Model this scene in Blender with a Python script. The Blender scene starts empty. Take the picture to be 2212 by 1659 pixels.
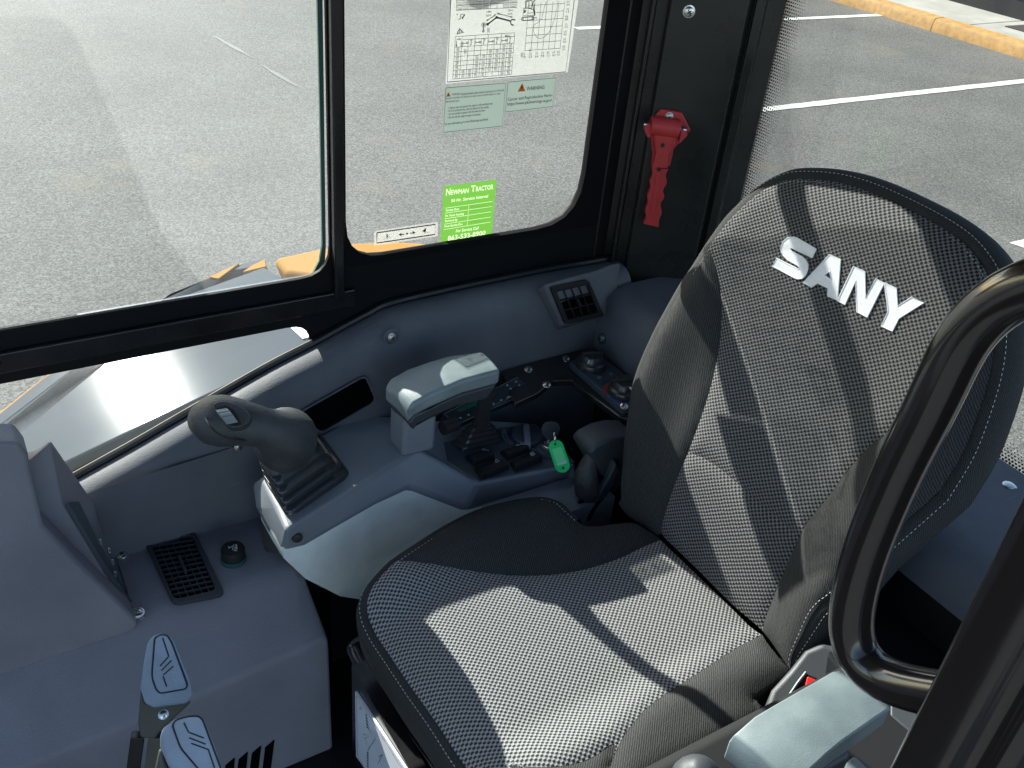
import bpy, bmesh, math, random
import numpy as np
from mathutils import Vector, Matrix, geometry
random.seed(7)
S = bpy.context.scene
COL = S.collection
R = math.radians

# ------------------------------------------------------------------ camera
CAM = Vector((0, 0, 2.2)); FPX = 2060.0; PC = (1106.0, 829.5)
yaw, pit, rol = R(-34.2), R(32.95), R(-6.05)
_f = Vector((-math.sin(yaw)*math.cos(pit), math.cos(yaw)*math.cos(pit), -math.sin(pit)))
_r = Vector((math.cos(yaw), math.sin(yaw), 0)); _d = _f.cross(_r)
_r2 = _r*math.cos(rol)+_d*math.sin(rol); _d2 = _d*math.cos(rol)-_r*math.sin(rol)
cam = bpy.data.cameras.new('camera'); camo = bpy.data.objects.new('camera', cam); COL.objects.link(camo)
camo.matrix_world = Matrix(((_r2.x, -_d2.x, -_f.x, CAM.x), (_r2.y, -_d2.y, -_f.y, CAM.y), (_r2.z, -_d2.z, -_f.z, CAM.z), (0, 0, 0, 1)))
cam.sensor_width = 36; cam.lens = FPX/2212*36; cam.clip_start = .02; cam.clip_end = 600
S.camera = camo

# ------------------------------------------------------------------ sky, sun, exposure
SUNV = Vector((-.2, 1, .56)).normalized()
el = math.asin(SUNV.z); az = math.atan2(SUNV.x, SUNV.y)
W = bpy.data.worlds.new('World'); S.world = W; W.use_nodes = True
nt = W.node_tree; nt.nodes.clear()
sky = nt.nodes.new('ShaderNodeTexSky'); sky.sky_type = 'NISHITA'; sky.sun_disc = False
sky.sun_elevation = el; sky.sun_rotation = az; sky.dust_density = 1.0
bg = nt.nodes.new('ShaderNodeBackground'); bg.inputs[1].default_value = .12
wo = nt.nodes.new('ShaderNodeOutputWorld')
nt.links.new(sky.outputs[0], bg.inputs[0]); nt.links.new(bg.outputs[0], wo.inputs[0])
sl = bpy.data.lights.new('sun', 'SUN'); sl.energy = 5.0; sl.angle = R(.5); sl.color = (1, .97, .92)
so = bpy.data.objects.new('sun', sl); COL.objects.link(so); so.location = (-3, 10, 8)
so.rotation_euler = SUNV.to_track_quat('Z', 'Y').to_euler()
S.view_settings.view_transform = 'Standard'; S.view_settings.look = 'None'
S.view_settings.gamma = 1; S.view_settings.exposure = 1.4; S.view_settings.use_curve_mapping = False

# ------------------------------------------------------------------ measuring: a direction seen in the photograph meets a real plane
CR = {'O': (0, 0, 3264/2212), 'A': (0, 0, 1100/1825), 'B': (1000, 0, 1000/1843), 'C': (1800, 0, 700/1222), 'D': (2264, 0, 1000/1843),
      'E': (0, 900, 900/1866), 'F': (600, 1000, 800/1896), 'G': (1200, 1000, 900/1991), 'H': (1600, 800, 600/1659), 'I': (0, 1600, 1000/1956),
      'J': (950, 1600, 1150/2212), 'K': (1900, 1500, 1364/2212), 'L': (1900, 500, 1364/2057), 'N': (2440, 720, 540/2212), 'M': (2030, 330, 200/830),
      'W': (1400, 1350, 550/2212), 'P': (600, 1230, 550/2028), 'Q': (2200, 2050, 1064/2212), 'T': (1250, 0, 600/2212), 'V': (1150, 560, 500/2212),
      'X': (400, 1980, 500/1772), 'Y': (1050, 1850, 400/1110)}
def ray(c):
    k, X, Y = c
    x0, y0, s = CR[k]
    u = (x0+X*s)*2212/3264; v = (y0+Y*s)*2212/3264
    return _r2*((u-PC[0])/FPX)+_d2*((v-PC[1])/FPX)+_f
def onx(c, x): d = ray(c); return CAM+d*(x/d.x)
def ony(c, y): d = ray(c); return CAM+d*(y/d.y)
def onz(c, z): d = ray(c); return CAM+d*((z-CAM.z)/d.z)
def onp(c, n, p):
    d = ray(c); n = Vector(n); return CAM+d*(n.dot(Vector(p)-CAM)/n.dot(d))
def oni(c, f, a0=None):
    """first meeting of the sight line with a height field (p, n, h(point))"""
    p0, n, h = f; n = Vector(n); d = ray(c); q = CAM+d*(n.dot(Vector(p0)-CAM)/n.dot(d))
    for _ in range(8):
        q = CAM+d*(n.dot(Vector(p0)+n*h(q)-CAM)/n.dot(d))
    return q
def many(k, pts): return [(k, x, y) for x, y in pts]

# ------------------------------------------------------------------ materials
def mat(name, col, rough=.5, metal=0, grain=0, gscale=900, var=0, vscale=30, coat=0, sheen=0, spec=.5, leather=False, dust=0):
    m = bpy.data.materials.new(name); m.use_nodes = True; n = m.node_tree.nodes; L = m.node_tree.links
    b = n['Principled BSDF']
    b.inputs['Base Color'].default_value = (*col, 1); b.inputs['Roughness'].default_value = rough; b.inputs['Metallic'].default_value = metal
    b.inputs['Coat Weight'].default_value = coat; b.inputs['Coat Roughness'].default_value = .08
    b.inputs['Sheen Weight'].default_value = sheen; b.inputs['Specular IOR Level'].default_value = spec
    tc = n.new('ShaderNodeTexCoord')
    if var:
        t = n.new('ShaderNodeTexNoise'); t.inputs['Scale'].default_value = vscale; t.inputs['Detail'].default_value = 6
        L.new(tc.outputs['Object'], t.inputs['Vector'])
        mr = n.new('ShaderNodeMapRange'); mr.inputs[1].default_value = .3; mr.inputs[2].default_value = .7
        mr.inputs[3].default_value = 1-var; mr.inputs[4].default_value = 1+var
        L.new(t.outputs[0], mr.inputs[0])
        mx = n.new('ShaderNodeMix'); mx.data_type = 'RGBA'; mx.blend_type = 'MULTIPLY'; mx.inputs[0].default_value = 1
        mx.inputs[6].default_value = (*col, 1); L.new(mr.outputs[0], mx.inputs[7]); L.new(mx.outputs[2], b.inputs['Base Color'])
        mr2 = n.new('ShaderNodeMapRange'); mr2.inputs[1].default_value = .3; mr2.inputs[2].default_value = .7
        mr2.inputs[3].default_value = max(.03, rough-.08); mr2.inputs[4].default_value = min(1, rough+.08)
        L.new(t.outputs[0], mr2.inputs[0]); L.new(mr2.outputs[0], b.inputs['Roughness'])
    if dust:
        t2 = n.new('ShaderNodeTexNoise'); t2.inputs['Scale'].default_value = 7; t2.inputs['Detail'].default_value = 9; t2.inputs['Roughness'].default_value = .68
        L.new(tc.outputs['Object'], t2.inputs['Vector'])
        sc_ = n.new('ShaderNodeTexNoise'); mp_ = n.new('ShaderNodeMapping'); mp_.inputs['Scale'].default_value = (14, 160, 60); mp_.inputs['Rotation'].default_value = (.3, .2, .6)
        L.new(tc.outputs['Object'], mp_.inputs[0]); L.new(mp_.outputs[0], sc_.inputs['Vector']); sc_.inputs['Scale'].default_value = 1; sc_.inputs['Detail'].default_value = 4
        a1 = n.new('ShaderNodeMapRange'); a1.inputs[1].default_value = .42; a1.inputs[2].default_value = .78; a1.inputs[4].default_value = dust; L.new(t2.outputs[0], a1.inputs[0])
        a2 = n.new('ShaderNodeMapRange'); a2.inputs[1].default_value = .66; a2.inputs[2].default_value = .80; a2.inputs[4].default_value = dust*1.2; L.new(sc_.outputs[0], a2.inputs[0])
        ad_ = n.new('ShaderNodeMath'); ad_.operation = 'ADD'; L.new(a1.outputs[0], ad_.inputs[0]); L.new(a2.outputs[0], ad_.inputs[1])
        mx2 = n.new('ShaderNodeMix'); mx2.data_type = 'RGBA'; L.new(ad_.outputs[0], mx2.inputs[0]); mx2.inputs[7].default_value = (.40, .38, .34, 1)
        src = b.inputs['Base Color'].links[0].from_socket if b.inputs['Base Color'].links else None
        if src: L.new(src, mx2.inputs[6])
        else: mx2.inputs[6].default_value = (*col, 1)
        L.new(mx2.outputs[2], b.inputs['Base Color'])
    if grain:
        if leather:
            g = n.new('ShaderNodeTexVoronoi'); g.feature = 'SMOOTH_F1'; g.inputs['Scale'].default_value = gscale
        else:
            g = n.new('ShaderNodeTexNoise'); g.inputs['Scale'].default_value = gscale; g.inputs['Detail'].default_value = 3
        L.new(tc.outputs['Object'], g.inputs['Vector'])
        bp = n.new('ShaderNodeBump'); bp.inputs['Strength'].default_value = grain; bp.inputs['Distance'].default_value = .0006
        L.new(g.outputs[0], bp.inputs['Height']); L.new(bp.outputs[0], b.inputs['Normal'])
    return m
M = {}
M['black_paint'] = mat('black_semi_gloss_paint', (.006, .006, .007), .28, grain=.1, gscale=260, var=.2, vscale=12, dust=.02)
M['pillar_paint'] = mat('olive_black_paint', (.022, .022, .020), .3, grain=.08, gscale=260, var=.15, vscale=12)
M['boot_rubber'] = mat('bellows_rubber', (.032, .032, .035), .26, grain=.15, gscale=500, spec=.6)
M['frame_paint'] = mat('matte_black_frame_paint', (.007, .007, .008), .6, grain=.1, gscale=260, spec=.12)
M['black_gloss'] = mat('black_gloss_paint', (.021, .017, .016), .19, coat=.55, grain=.03, gscale=90)
M['black_matte'] = mat('black_matte_plastic', (.014, .014, .015), .6, grain=.25, gscale=1200, spec=.3)
M['rim_rubber'] = mat('matte_window_rubber', (.007, .007, .008), .9, spec=.08)
M['rubber'] = mat('black_rubber', (.009, .009, .010), .45, grain=.2, gscale=500, var=.2, spec=.4)
M['trim'] = mat('slate_trim_plastic', (.102, .109, .126), .66, grain=.8, gscale=800, var=.12, vscale=9, leather=True, dust=.10, spec=.35)
M['dash'] = mat('slate_dash_plastic', (.185, .180, .206), .58, grain=.8, gscale=800, var=.1, vscale=9, leather=True, dust=.12, spec=.4)
M['console'] = mat('slate_console_plastic', (.185, .203, .228), .48, grain=.5, gscale=900, var=.1, vscale=10, leather=True, dust=.08)
M['panel_dark'] = mat('charcoal_switch_plate', (.055, .066, .08), .4, grain=.3, gscale=1300)
M['fascia'] = mat('light_grey_fascia_plastic', (.74, .77, .73), .5, grain=.35, gscale=1000, var=.08, leather=True)
M['pad'] = mat('grey_armrest_vinyl', (.165, .205, .215), .42, grain=.28, gscale=1100, var=.14, leather=True, dust=.12)
M['pad_dark'] = mat('dark_grey_armrest_base', (.045, .05, .056), .5, grain=.4, gscale=1200)
M['grip'] = mat('charcoal_grip_rubber', (.040, .042, .046), .5, grain=1.0, gscale=700, var=.15, leather=True)
M['lever_grip'] = mat('blue_grey_lever_grip', (.23, .29, .38), .5, grain=.8, gscale=500, var=.1, leather=True)
M['lever_base'] = mat('dark_olive_grip_base', (.06, .065, .058), .6, grain=.4, gscale=900)
M['red'] = mat('red_plastic', (.55, .04, .042), .5, grain=.3, gscale=800, var=.1)
M['red_button'] = mat('bright_red_button', (.75, .02, .015), .35)
M['green_tag'] = mat('green_plastic_tag', (.025, .70, .17), .3)
M['green_tag_in'] = mat('pale_green_insert', (.16, .82, .32), .4)
M['chrome'] = mat('bright_zinc_steel', (.72, .72, .70), .25, metal=1)
M['steel'] = mat('brushed_steel', (.45, .44, .42), .35, metal=1)
M['white_print'] = mat('white_print', (.75, .77, .78), .6)
M['black_print'] = mat('black_print', (.015, .014, .014), .6)
M['dark_line'] = mat('dark_groove', (.012, .014, .018), .6)
M['orange'] = mat('orange_warning_print', (.85, .17, .01), .5)
M['red_print'] = mat('red_print', (.3, .03, .025), .5)
M['blue_print'] = mat('blue_print', (.03, .07, .25), .5)
M['yellow'] = mat('yellow_machine_paint', (.34, .155, .02), .75, spec=.08, var=.06, vscale=8)
M['paper'] = mat('white_paper_label', (.72, .74, .78), .45)
M['vent_plastic'] = mat('dark_vent_plastic', (.026, .030, .037), .5, grain=.3, gscale=1100, dust=.05)
M['leather'] = mat('creased_black_gaiter', (.05, .048, .046), .6, grain=1.0, gscale=260, var=.3, vscale=60, leather=True)
M['thread'] = mat('white_thread', (.75, .74, .70), .7)
M['pedal'] = mat('brown_grey_steel', (.06, .055, .045), .45, var=.2)

def sheet_metal():
    m = mat('slate_hood_paint', (.066, .082, .10), .08, spec=.05)
    n = m.node_tree.nodes; L = m.node_tree.links; b = n['Principled BSDF']
    tc = n.new('ShaderNodeTexCoord'); mp = n.new('ShaderNodeMapping'); mp.inputs['Rotation'].default_value = (0, 0, .5); mp.inputs['Scale'].default_value = (8, 14, 10)
    t = n.new('ShaderNodeTexNoise'); t.inputs['Scale'].default_value = 1; t.inputs['Detail'].default_value = 8
    L.new(tc.outputs['Object'], mp.inputs[0]); L.new(mp.outputs[0], t.inputs[0])
    r = n.new('ShaderNodeMapRange'); r.inputs[1].default_value = .5; r.inputs[2].default_value = .78; r.inputs[3].default_value = .08; r.inputs[4].default_value = .088
    L.new(t.outputs[0], r.inputs[0]); L.new(r.outputs[0], b.inputs['Roughness'])
    c = n.new('ShaderNodeMix'); c.data_type = 'RGBA'; r2 = n.new('ShaderNodeMapRange'); r2.inputs[1].default_value = .55; r2.inputs[2].default_value = .8
    L.new(t.outputs[0], r2.inputs[0]); L.new(r2.outputs[0], c.inputs[0])
    c.inputs[6].default_value = (.066, .082, .10, 1); c.inputs[7].default_value = (.082, .097, .112, 1)
    L.new(c.outputs[2], b.inputs['Base Color'])
    return m
M['hood'] = sheet_metal()

def fabric_pattern(name, lo, hi, dk=.017):
    m = bpy.data.materials.new(name); m.use_nodes = True; n = m.node_tree.nodes; L = m.node_tree.links; b = n['Principled BSDF']
    b.inputs['Roughness'].default_value = .75; b.inputs['Specular IOR Level'].default_value = .12
    uv = n.new('ShaderNodeUVMap'); sp = n.new('ShaderNodeSeparateXYZ'); L.new(uv.outputs[0], sp.inputs[0])
    ns = n.new('ShaderNodeTexNoise'); ns.inputs['Scale'].default_value = 90; L.new(uv.outputs[0], ns.inputs[0])
    def math_(op, a, bb):
        k = n.new('ShaderNodeMath'); k.operation = op
        for i, x in enumerate((a, bb)):
            if x is None: continue
            if isinstance(x, (int, float)): k.inputs[i].default_value = x
            else: L.new(x, k.inputs[i])
        return k.outputs[0]
    wob = math_('MULTIPLY', ns.outputs[0], .0012)
    def wave(s, p): return math_('COSINE', math_('MULTIPLY', math_('ADD', s, wob), 2*math.pi/p), None)
    f = math_('MULTIPLY', wave(sp.outputs[0], .0074), wave(sp.outputs[1], .0062))
    th = n.new('ShaderNodeMapRange'); th.inputs[1].default_value = -.10; th.inputs[2].default_value = .22; L.new(f, th.inputs[0])
    fine = n.new('ShaderNodeTexNoise'); fine.inputs['Scale'].default_value = 1500; fine.inputs['Detail'].default_value = 2; L.new(uv.outputs[0], fine.inputs[0])
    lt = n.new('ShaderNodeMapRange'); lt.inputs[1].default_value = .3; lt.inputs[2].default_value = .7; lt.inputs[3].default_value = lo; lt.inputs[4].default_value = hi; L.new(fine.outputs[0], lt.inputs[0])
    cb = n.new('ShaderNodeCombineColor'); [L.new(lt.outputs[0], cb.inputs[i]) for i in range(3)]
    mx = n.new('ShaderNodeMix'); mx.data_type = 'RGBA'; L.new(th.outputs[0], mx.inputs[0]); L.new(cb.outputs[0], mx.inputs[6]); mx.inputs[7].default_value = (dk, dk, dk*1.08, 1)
    L.new(mx.outputs[2], b.inputs['Base Color'])
    hh = math_('ADD', math_('MULTIPLY', f, .5), math_('MULTIPLY', fine.outputs[0], .4))
    bp = n.new('ShaderNodeBump'); bp.inputs['Strength'].default_value = .7; bp.inputs['Distance'].default_value = .0012; L.new(hh, bp.inputs['Height']); L.new(bp.outputs[0], b.inputs['Normal'])
    return m
def fabric_plain():
    m = bpy.data.materials.new('plain_charcoal_seat_fabric'); m.use_nodes = True; n = m.node_tree.nodes; L = m.node_tree.links; b = n['Principled BSDF']
    b.inputs['Roughness'].default_value = .75; b.inputs['Specular IOR Level'].default_value = .2
    uv = n.new('ShaderNodeUVMap')
    mp = n.new('ShaderNodeMapping'); mp.inputs['Rotation'].default_value = (0, 0, .75); L.new(uv.outputs[0], mp.inputs[0])
    w = n.new('ShaderNodeTexWave'); w.inputs['Scale'].default_value = 130; w.inputs['Distortion'].default_value = 3; w.inputs['Detail'].default_value = 2; w.inputs['Detail Scale'].default_value = 3
    L.new(mp.outputs[0], w.inputs[0])
    f = n.new('ShaderNodeTexNoise'); f.inputs['Scale'].default_value = 1300; f.inputs['Detail'].default_value = 3; L.new(uv.outputs[0], f.inputs[0])
    a = n.new('ShaderNodeMath'); a.operation = 'MULTIPLY'; L.new(w.outputs[1], a.inputs[0]); L.new(f.outputs[0], a.inputs[1])
    r = n.new('ShaderNodeValToRGB'); L.new(a.outputs[0], r.inputs[0])
    r.color_ramp.elements[0].position = .0; r.color_ramp.elements[0].color = (.012, .0125, .013, 1)
    r.color_ramp.elements[1].position = .5; r.color_ramp.elements[1].color = (.058, .060, .059, 1)
    v = n.new('ShaderNodeTexVoronoi'); v.inputs['Scale'].default_value = 260; L.new(uv.outputs[0], v.inputs[0])
    lint = n.new('ShaderNodeMapRange'); lint.inputs[1].default_value = .10; lint.inputs[2].default_value = .05; L.new(v.outputs[0], lint.inputs[0])
    mx = n.new('ShaderNodeMix'); mx.data_type = 'RGBA'; L.new(lint.outputs[0], mx.inputs[0]); L.new(r.outputs[0], mx.inputs[6]); mx.inputs[7].default_value = (.16, .16, .15, 1)
    L.new(mx.outputs[2], b.inputs['Base Color'])
    bp = n.new('ShaderNodeBump'); bp.inputs['Strength'].default_value = .6; bp.inputs['Distance'].default_value = .0008; L.new(a.outputs[0], bp.inputs['Height']); L.new(bp.outputs[0], b.inputs['Normal'])
    return m
M['fab'] = fabric_pattern('dotted_grey_seat_fabric', .07, .25); M['fab_sunlit'] = fabric_pattern('sunlit_dotted_seat_fabric', .17, .43, .032); M['fabp'] = fabric_plain()  # cushion gets a paler copy of the dotted fabric, sunlight put into its colour

def glass(name, tint, dust):
    m = bpy.data.materials.new(name); m.use_nodes = True; n = m.node_tree.nodes; L = m.node_tree.links; n.clear()
    o = n.new('ShaderNodeOutputMaterial'); tr = n.new('ShaderNodeBsdfTransparent'); tr.inputs[0].default_value = (*tint, 1)
    gl = n.new('ShaderNodeBsdfGlossy'); gl.inputs['Roughness'].default_value = .02
    fr = n.new('ShaderNodeFresnel'); fr.inputs[0].default_value = 1.45
    m1 = n.new('ShaderNodeMixShader'); fm = n.new('ShaderNodeMath'); fm.operation = 'MULTIPLY'; fm.inputs[1].default_value = .35; L.new(fr.outputs[0], fm.inputs[0]); L.new(fm.outputs[0], m1.inputs[0]); L.new(tr.outputs[0], m1.inputs[1]); L.new(gl.outputs[0], m1.inputs[2])
    tl = n.new('ShaderNodeBsdfTranslucent'); tl.inputs[0].default_value = (.85, .88, .9, 1)
    tc = n.new('ShaderNodeTexCoord'); t = n.new('ShaderNodeTexNoise'); t.inputs['Scale'].default_value = 2.6; t.inputs['Detail'].default_value = 7; t.inputs['Roughness'].default_value = .6; L.new(tc.outputs['Object'], t.inputs[0])
    r = n.new('ShaderNodeMapRange'); r.inputs[1].default_value = .36; r.inputs[2].default_value = .68; r.inputs[3].default_value = dust*.65; r.inputs[4].default_value = dust*1.4; L.new(t.outputs[0], r.inputs[0])
    m2 = n.new('ShaderNodeMixShader'); L.new(r.outputs[0], m2.inputs[0]); L.new(m1.outputs[0], m2.inputs[1]); L.new(tl.outputs[0], m2.inputs[2])
    L.new(m2.outputs[0], o.inputs[0]); return m
M['glass_dusty'] = glass('dusty_clear_glass', (.93, .96, .94), .018)
M['glass_clear'] = glass('clear_glass', (.94, .96, .94), .006)
M['glass_edge'] = mat('green_glass_edge', (.06, .12, .10), .15)
def decal(name, col, dens):
    m = bpy.data.materials.new(name); m.use_nodes = True; n = m.node_tree.nodes; L = m.node_tree.links; n.clear()
    o = n.new('ShaderNodeOutputMaterial'); tr = n.new('ShaderNodeBsdfTransparent')
    df = n.new('ShaderNodeBsdfDiffuse'); df.inputs[0].default_value = (*col, 1)
    tl = n.new('ShaderNodeBsdfTranslucent'); tl.inputs[0].default_value = (*col, 1)
    a = n.new('ShaderNodeMixShader'); a.inputs[0].default_value = .62; L.new(df.outputs[0], a.inputs[1]); L.new(tl.outputs[0], a.inputs[2])
    b = n.new('ShaderNodeMixShader'); b.inputs[0].default_value = dens; L.new(tr.outputs[0], b.inputs[1]); L.new(a.outputs[0], b.inputs[2])
    L.new(b.outputs[0], o.inputs[0]); return m
M['decal_white'] = decal('white_film_decal', (.50, .51, .49), .28)
M['decal_pale'] = decal('pale_green_film_decal', (.40, .45, .425), .95)
M['decal_clear'] = decal('clear_film_decal', (.5, .48, .45), .22)
M['decal_green'] = decal('green_film_decal', (.085, .235, .03), .97)
M['decal_print'] = decal('pale_print_on_green', (.42, .52, .34), .95)

def ground_mat():
    m = bpy.data.materials.new('worn_grey_asphalt'); m.use_nodes = True; n = m.node_tree.nodes; L = m.node_tree.links; b = n['Principled BSDF']
    tc = n.new('ShaderNodeTexCoord')
    v = n.new('ShaderNodeTexVoronoi'); v.inputs['Scale'].default_value = 115; L.new(tc.outputs['Object'], v.inputs[0])
    v2 = n.new('ShaderNodeTexNoise'); v2.inputs['Scale'].default_value = 170; v2.inputs['Detail'].default_value = 6; v2.inputs['Roughness'].default_value = .7; L.new(tc.outputs['Object'], v2.inputs[0])
    big = n.new('ShaderNodeTexNoise'); big.inputs['Scale'].default_value = .9; big.inputs['Detail'].default_value = 5; L.new(tc.outputs['Object'], big.inputs[0])
    sp = n.new('ShaderNodeSeparateColor'); L.new(v.outputs['Color'], sp.inputs[0])
    ad = n.new('ShaderNodeMix'); ad.data_type = 'FLOAT'; ad.inputs[0].default_value = .6; L.new(sp.outputs[0], ad.inputs[2]); L.new(v2.outputs[0], ad.inputs[3])
    r = n.new('ShaderNodeValToRGB'); L.new(ad.outputs[0], r.inputs[0])
    e = r.color_ramp.elements; e[0].position = .28; e[0].color = (.072, .071, .066, 1); e[1].position = .80; e[1].color = (.245, .242, .226, 1)
    q = e.new(.52); q.color = (.136, .134, .125, 1)
    br = n.new('ShaderNodeMapRange'); br.inputs[1].default_value = .3; br.inputs[2].default_value = .7; br.inputs[3].default_value = .86; br.inputs[4].default_value = 1.14; L.new(big.outputs[0], br.inputs[0])
    mx = n.new('ShaderNodeMix'); mx.data_type = 'RGBA'; mx.blend_type = 'MULTIPLY'; mx.inputs[0].default_value = 1; L.new(r.outputs[0], mx.inputs[6]); L.new(br.outputs[0], mx.inputs[7])
    # rusty drips
    st = n.new('ShaderNodeTexNoise'); st.inputs['Scale'].default_value = 1.7; st.inputs['Detail'].default_value = 3
    mp = n.new('ShaderNodeMapping'); mp.inputs['Location'].default_value = (3.1, 1.7, 0); L.new(tc.outputs['Object'], mp.inputs[0]); L.new(mp.outputs[0], st.inputs[0])
    sr = n.new('ShaderNodeMapRange'); sr.inputs[1].default_value = .60; sr.inputs[2].default_value = .74; sr.inputs[3].default_value = 0; sr.inputs[4].default_value = .35; L.new(st.outputs[0], sr.inputs[0])
    m3 = n.new('ShaderNodeMix'); m3.data_type = 'RGBA'; L.new(sr.outputs[0], m3.inputs[0]); L.new(mx.outputs[2], m3.inputs[6]); m3.inputs[7].default_value = (.22, .18, .12, 1)
    L.new(m3.outputs[2], b.inputs['Base Color']); b.inputs['Roughness'].default_value = .75; b.inputs['Specular IOR Level'].default_value = .15
    bp = n.new('ShaderNodeBump'); bp.inputs['Strength'].default_value = .9; bp.inputs['Distance'].default_value = .006; L.new(ad.outputs[0], bp.inputs['Height']); L.new(bp.outputs[0], b.inputs['Normal'])
    return m
M['asphalt'] = ground_mat()
M['road_paint'] = mat('worn_white_road_paint', (.66, .66, .61), .6, grain=.8, gscale=110, var=.18, vscale=40)
M['faded_paint'] = mat('faded_white_paint', (.135, .134, .127), .7, grain=.9, gscale=110, var=.35, vscale=90)
M['kerb_paint'] = mat('yellow_kerb_paint', (.42, .23, .065), .7, grain=.8, gscale=60, var=.25, vscale=14)
M['concrete'] = mat('pale_concrete', (.34, .33, .29), .8, grain=.8, gscale=80, var=.18, vscale=3)
M['facade'] = mat('dark_bronze_cladding', (.03, .033, .035), .35, var=.2)
M['mat_brown'] = mat('dark_brown_mat', (.03, .02, .018), .9, grain=.8, gscale=80)

# ------------------------------------------------------------------ object helpers
def tag(o, label=None, cat=None, group=None, kind=None):
    if label: o['label'] = label
    if cat: o['category'] = cat
    if group: o['group'] = group
    if kind: o['kind'] = kind
    return o
def thing(name, loc, label, cat, group=None):
    o = bpy.data.objects.new(name, None); o.empty_display_size = .05; COL.objects.link(o); o.location = loc
    return tag(o, label, cat, group)
def origin(p):
    while p is not None and p.parent is not None: p = p.parent
    return Vector(p.location) if p is not None else None
def obj(name, verts, faces, m, parent=None, smooth=False, bevel=0, seg=2, angle=40, uv=None, loc=None):
    o0 = origin(parent)
    if o0 is None:
        o0 = Vector(loc) if loc is not None else Vector((sum(v[0] for v in verts)/len(verts), sum(v[1] for v in verts)/len(verts), min(v[2] for v in verts)))
    me = bpy.data.meshes.new(name)
    me.from_pydata([tuple(Vector(v)-o0) for v in verts], [], faces)
    bm = bmesh.new(); bm.from_mesh(me); bmesh.ops.recalc_face_normals(bm, faces=bm.faces); bm.to_mesh(me); bm.free()
    if uv is not None:
        ul = me.uv_layers.new(name='UVMap')
        for lp in me.loops: ul.data[lp.index].uv = uv[lp.vertex_index]
    me.materials.append(M[m] if isinstance(m, str) else m)
    o = bpy.data.objects.new(name, me); COL.objects.link(o)
    if parent is not None: o.parent = parent
    else: o.location = o0
    if smooth or bevel:
        me.polygons.foreach_set('use_smooth', [True]*len(me.polygons)); me.set_sharp_from_angle(angle=R(angle))
    if bevel:
        b = o.modifiers.new('bevel', 'BEVEL'); b.width = bevel; b.segments = seg; b.limit_method = 'ANGLE'; b.angle_limit = R(28); b.harden_normals = True
    return o
class MB:
    def __init__(s): s.v = []; s.f = []
    def add(s, v, f):
        k = len(s.v); s.v += [Vector(x) for x in v]; s.f += [tuple(i+k for i in q) for q in f]; return s
    def prism(s, pts, vec):
        n = len(pts); vec = Vector(vec); p = [Vector(x) for x in pts]
        f = [tuple(range(n)), tuple(range(2*n-1, n-1, -1))]+[(i, i+n, (i+1) % n+n, (i+1) % n) for i in range(n)]
        return s.add(p+[x+vec for x in p], f)
    def hull2(s, a, b):
        n = len(a); f = [tuple(range(n)), tuple(range(2*n-1, n-1, -1))]+[(i, i+n, (i+1) % n+n, (i+1) % n) for i in range(n)]
        return s.add([Vector(x) for x in a]+[Vector(x) for x in b], f)
    def box(s, c, sx, sy, sz, X=(1, 0, 0), Y=(0, 1, 0), Z=(0, 0, 1)):
        c = Vector(c); X = Vector(X)*sx/2; Y = Vector(Y)*sy/2; Z = Vector(Z)*sz/2
        return s.prism([c-X-Y-Z, c+X-Y-Z, c+X+Y-Z, c-X+Y-Z], Z*2)
    def rings(s, rs, cap=True, closed=False):
        n = len(rs[0]); f = []
        for k in range(len(rs)-(0 if closed else 1)):
            a = k*n; b = ((k+1) % len(rs))*n
            f += [(a+i, a+(i+1) % n, b+(i+1) % n, b+i) for i in range(n)]
        if cap and not closed: f += [tuple(range(n-1, -1, -1)), tuple(range((len(rs)-1)*n, len(rs)*n))]
        return s.add([p for r in rs for p in r], f)
    def tube(s, path, r, n=12, up=(0, 0, 1), ell=None):
        path = [Vector(p) for p in path]; rs = []
        rad = r if isinstance(r, (list, tuple)) else [r]*len(path)
        U = None
        for i, p in enumerate(path):
            t = (path[min(i+1, len(path)-1)]-path[max(i-1, 0)]).normalized()
            if U is None:
                U = Vector(up)-t*t.dot(Vector(up))
                if U.length < 1e-4: U = Vector((1, 0, 0))-t*t.x
            else: U = U-t*t.dot(U)
            U.normalize(); V = t.cross(U); e = ell[i] if ell else 1
            rs.append([p+(U*math.cos(2*math.pi*j/n)*e+V*math.sin(2*math.pi*j/n))*rad[i] for j in range(n)])
        return s.rings(rs)
    def lathe(s, c, ax, prof, n=24):
        ax = Vector(ax).normalized(); c = Vector(c); U = ax.orthogonal().normalized(); V = ax.cross(U)
        return s.rings([[c+ax*h+(U*math.cos(2*math.pi*j/n)+V*math.sin(2*math.pi*j/n))*max(r, 1e-5) for j in range(n)] for r, h in prof])
    def quadstrip(s, pts, w, nrm):
        """flat ribbon along pts"""
        pts = [Vector(p) for p in pts]; nrm = Vector(nrm)
        vs = []
        for i, p in enumerate(pts):
            t = pts[min(i+1, len(pts)-1)]-pts[max(i-1, 0)]
            sd = t.cross(nrm).normalized()*w/2; vs += [p-sd, p+sd]
        return s.add(vs, [(2*i, 2*i+1, 2*i+3, 2*i+2) for i in range(len(pts)-1)])
    def text(s, st, a, b, c):
        """lettering whose baseline runs a->b and whose cap height is a->c"""
        a, b, c = Vector(a), Vector(b), Vector(c)
        vs, fs = glyphs(st)
        x1 = max(v[0] for v in vs); x0 = min(v[0] for v in vs)
        return s.add([a+(b-a)*((v[0]-x0)/(x1-x0))+(c-a)*(v[1]/.69) for v in vs], fs)
    def go(s, name, m, parent=None, **k): return obj(name, s.v, s.f, m, parent, **k)
_gc = {}
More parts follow.
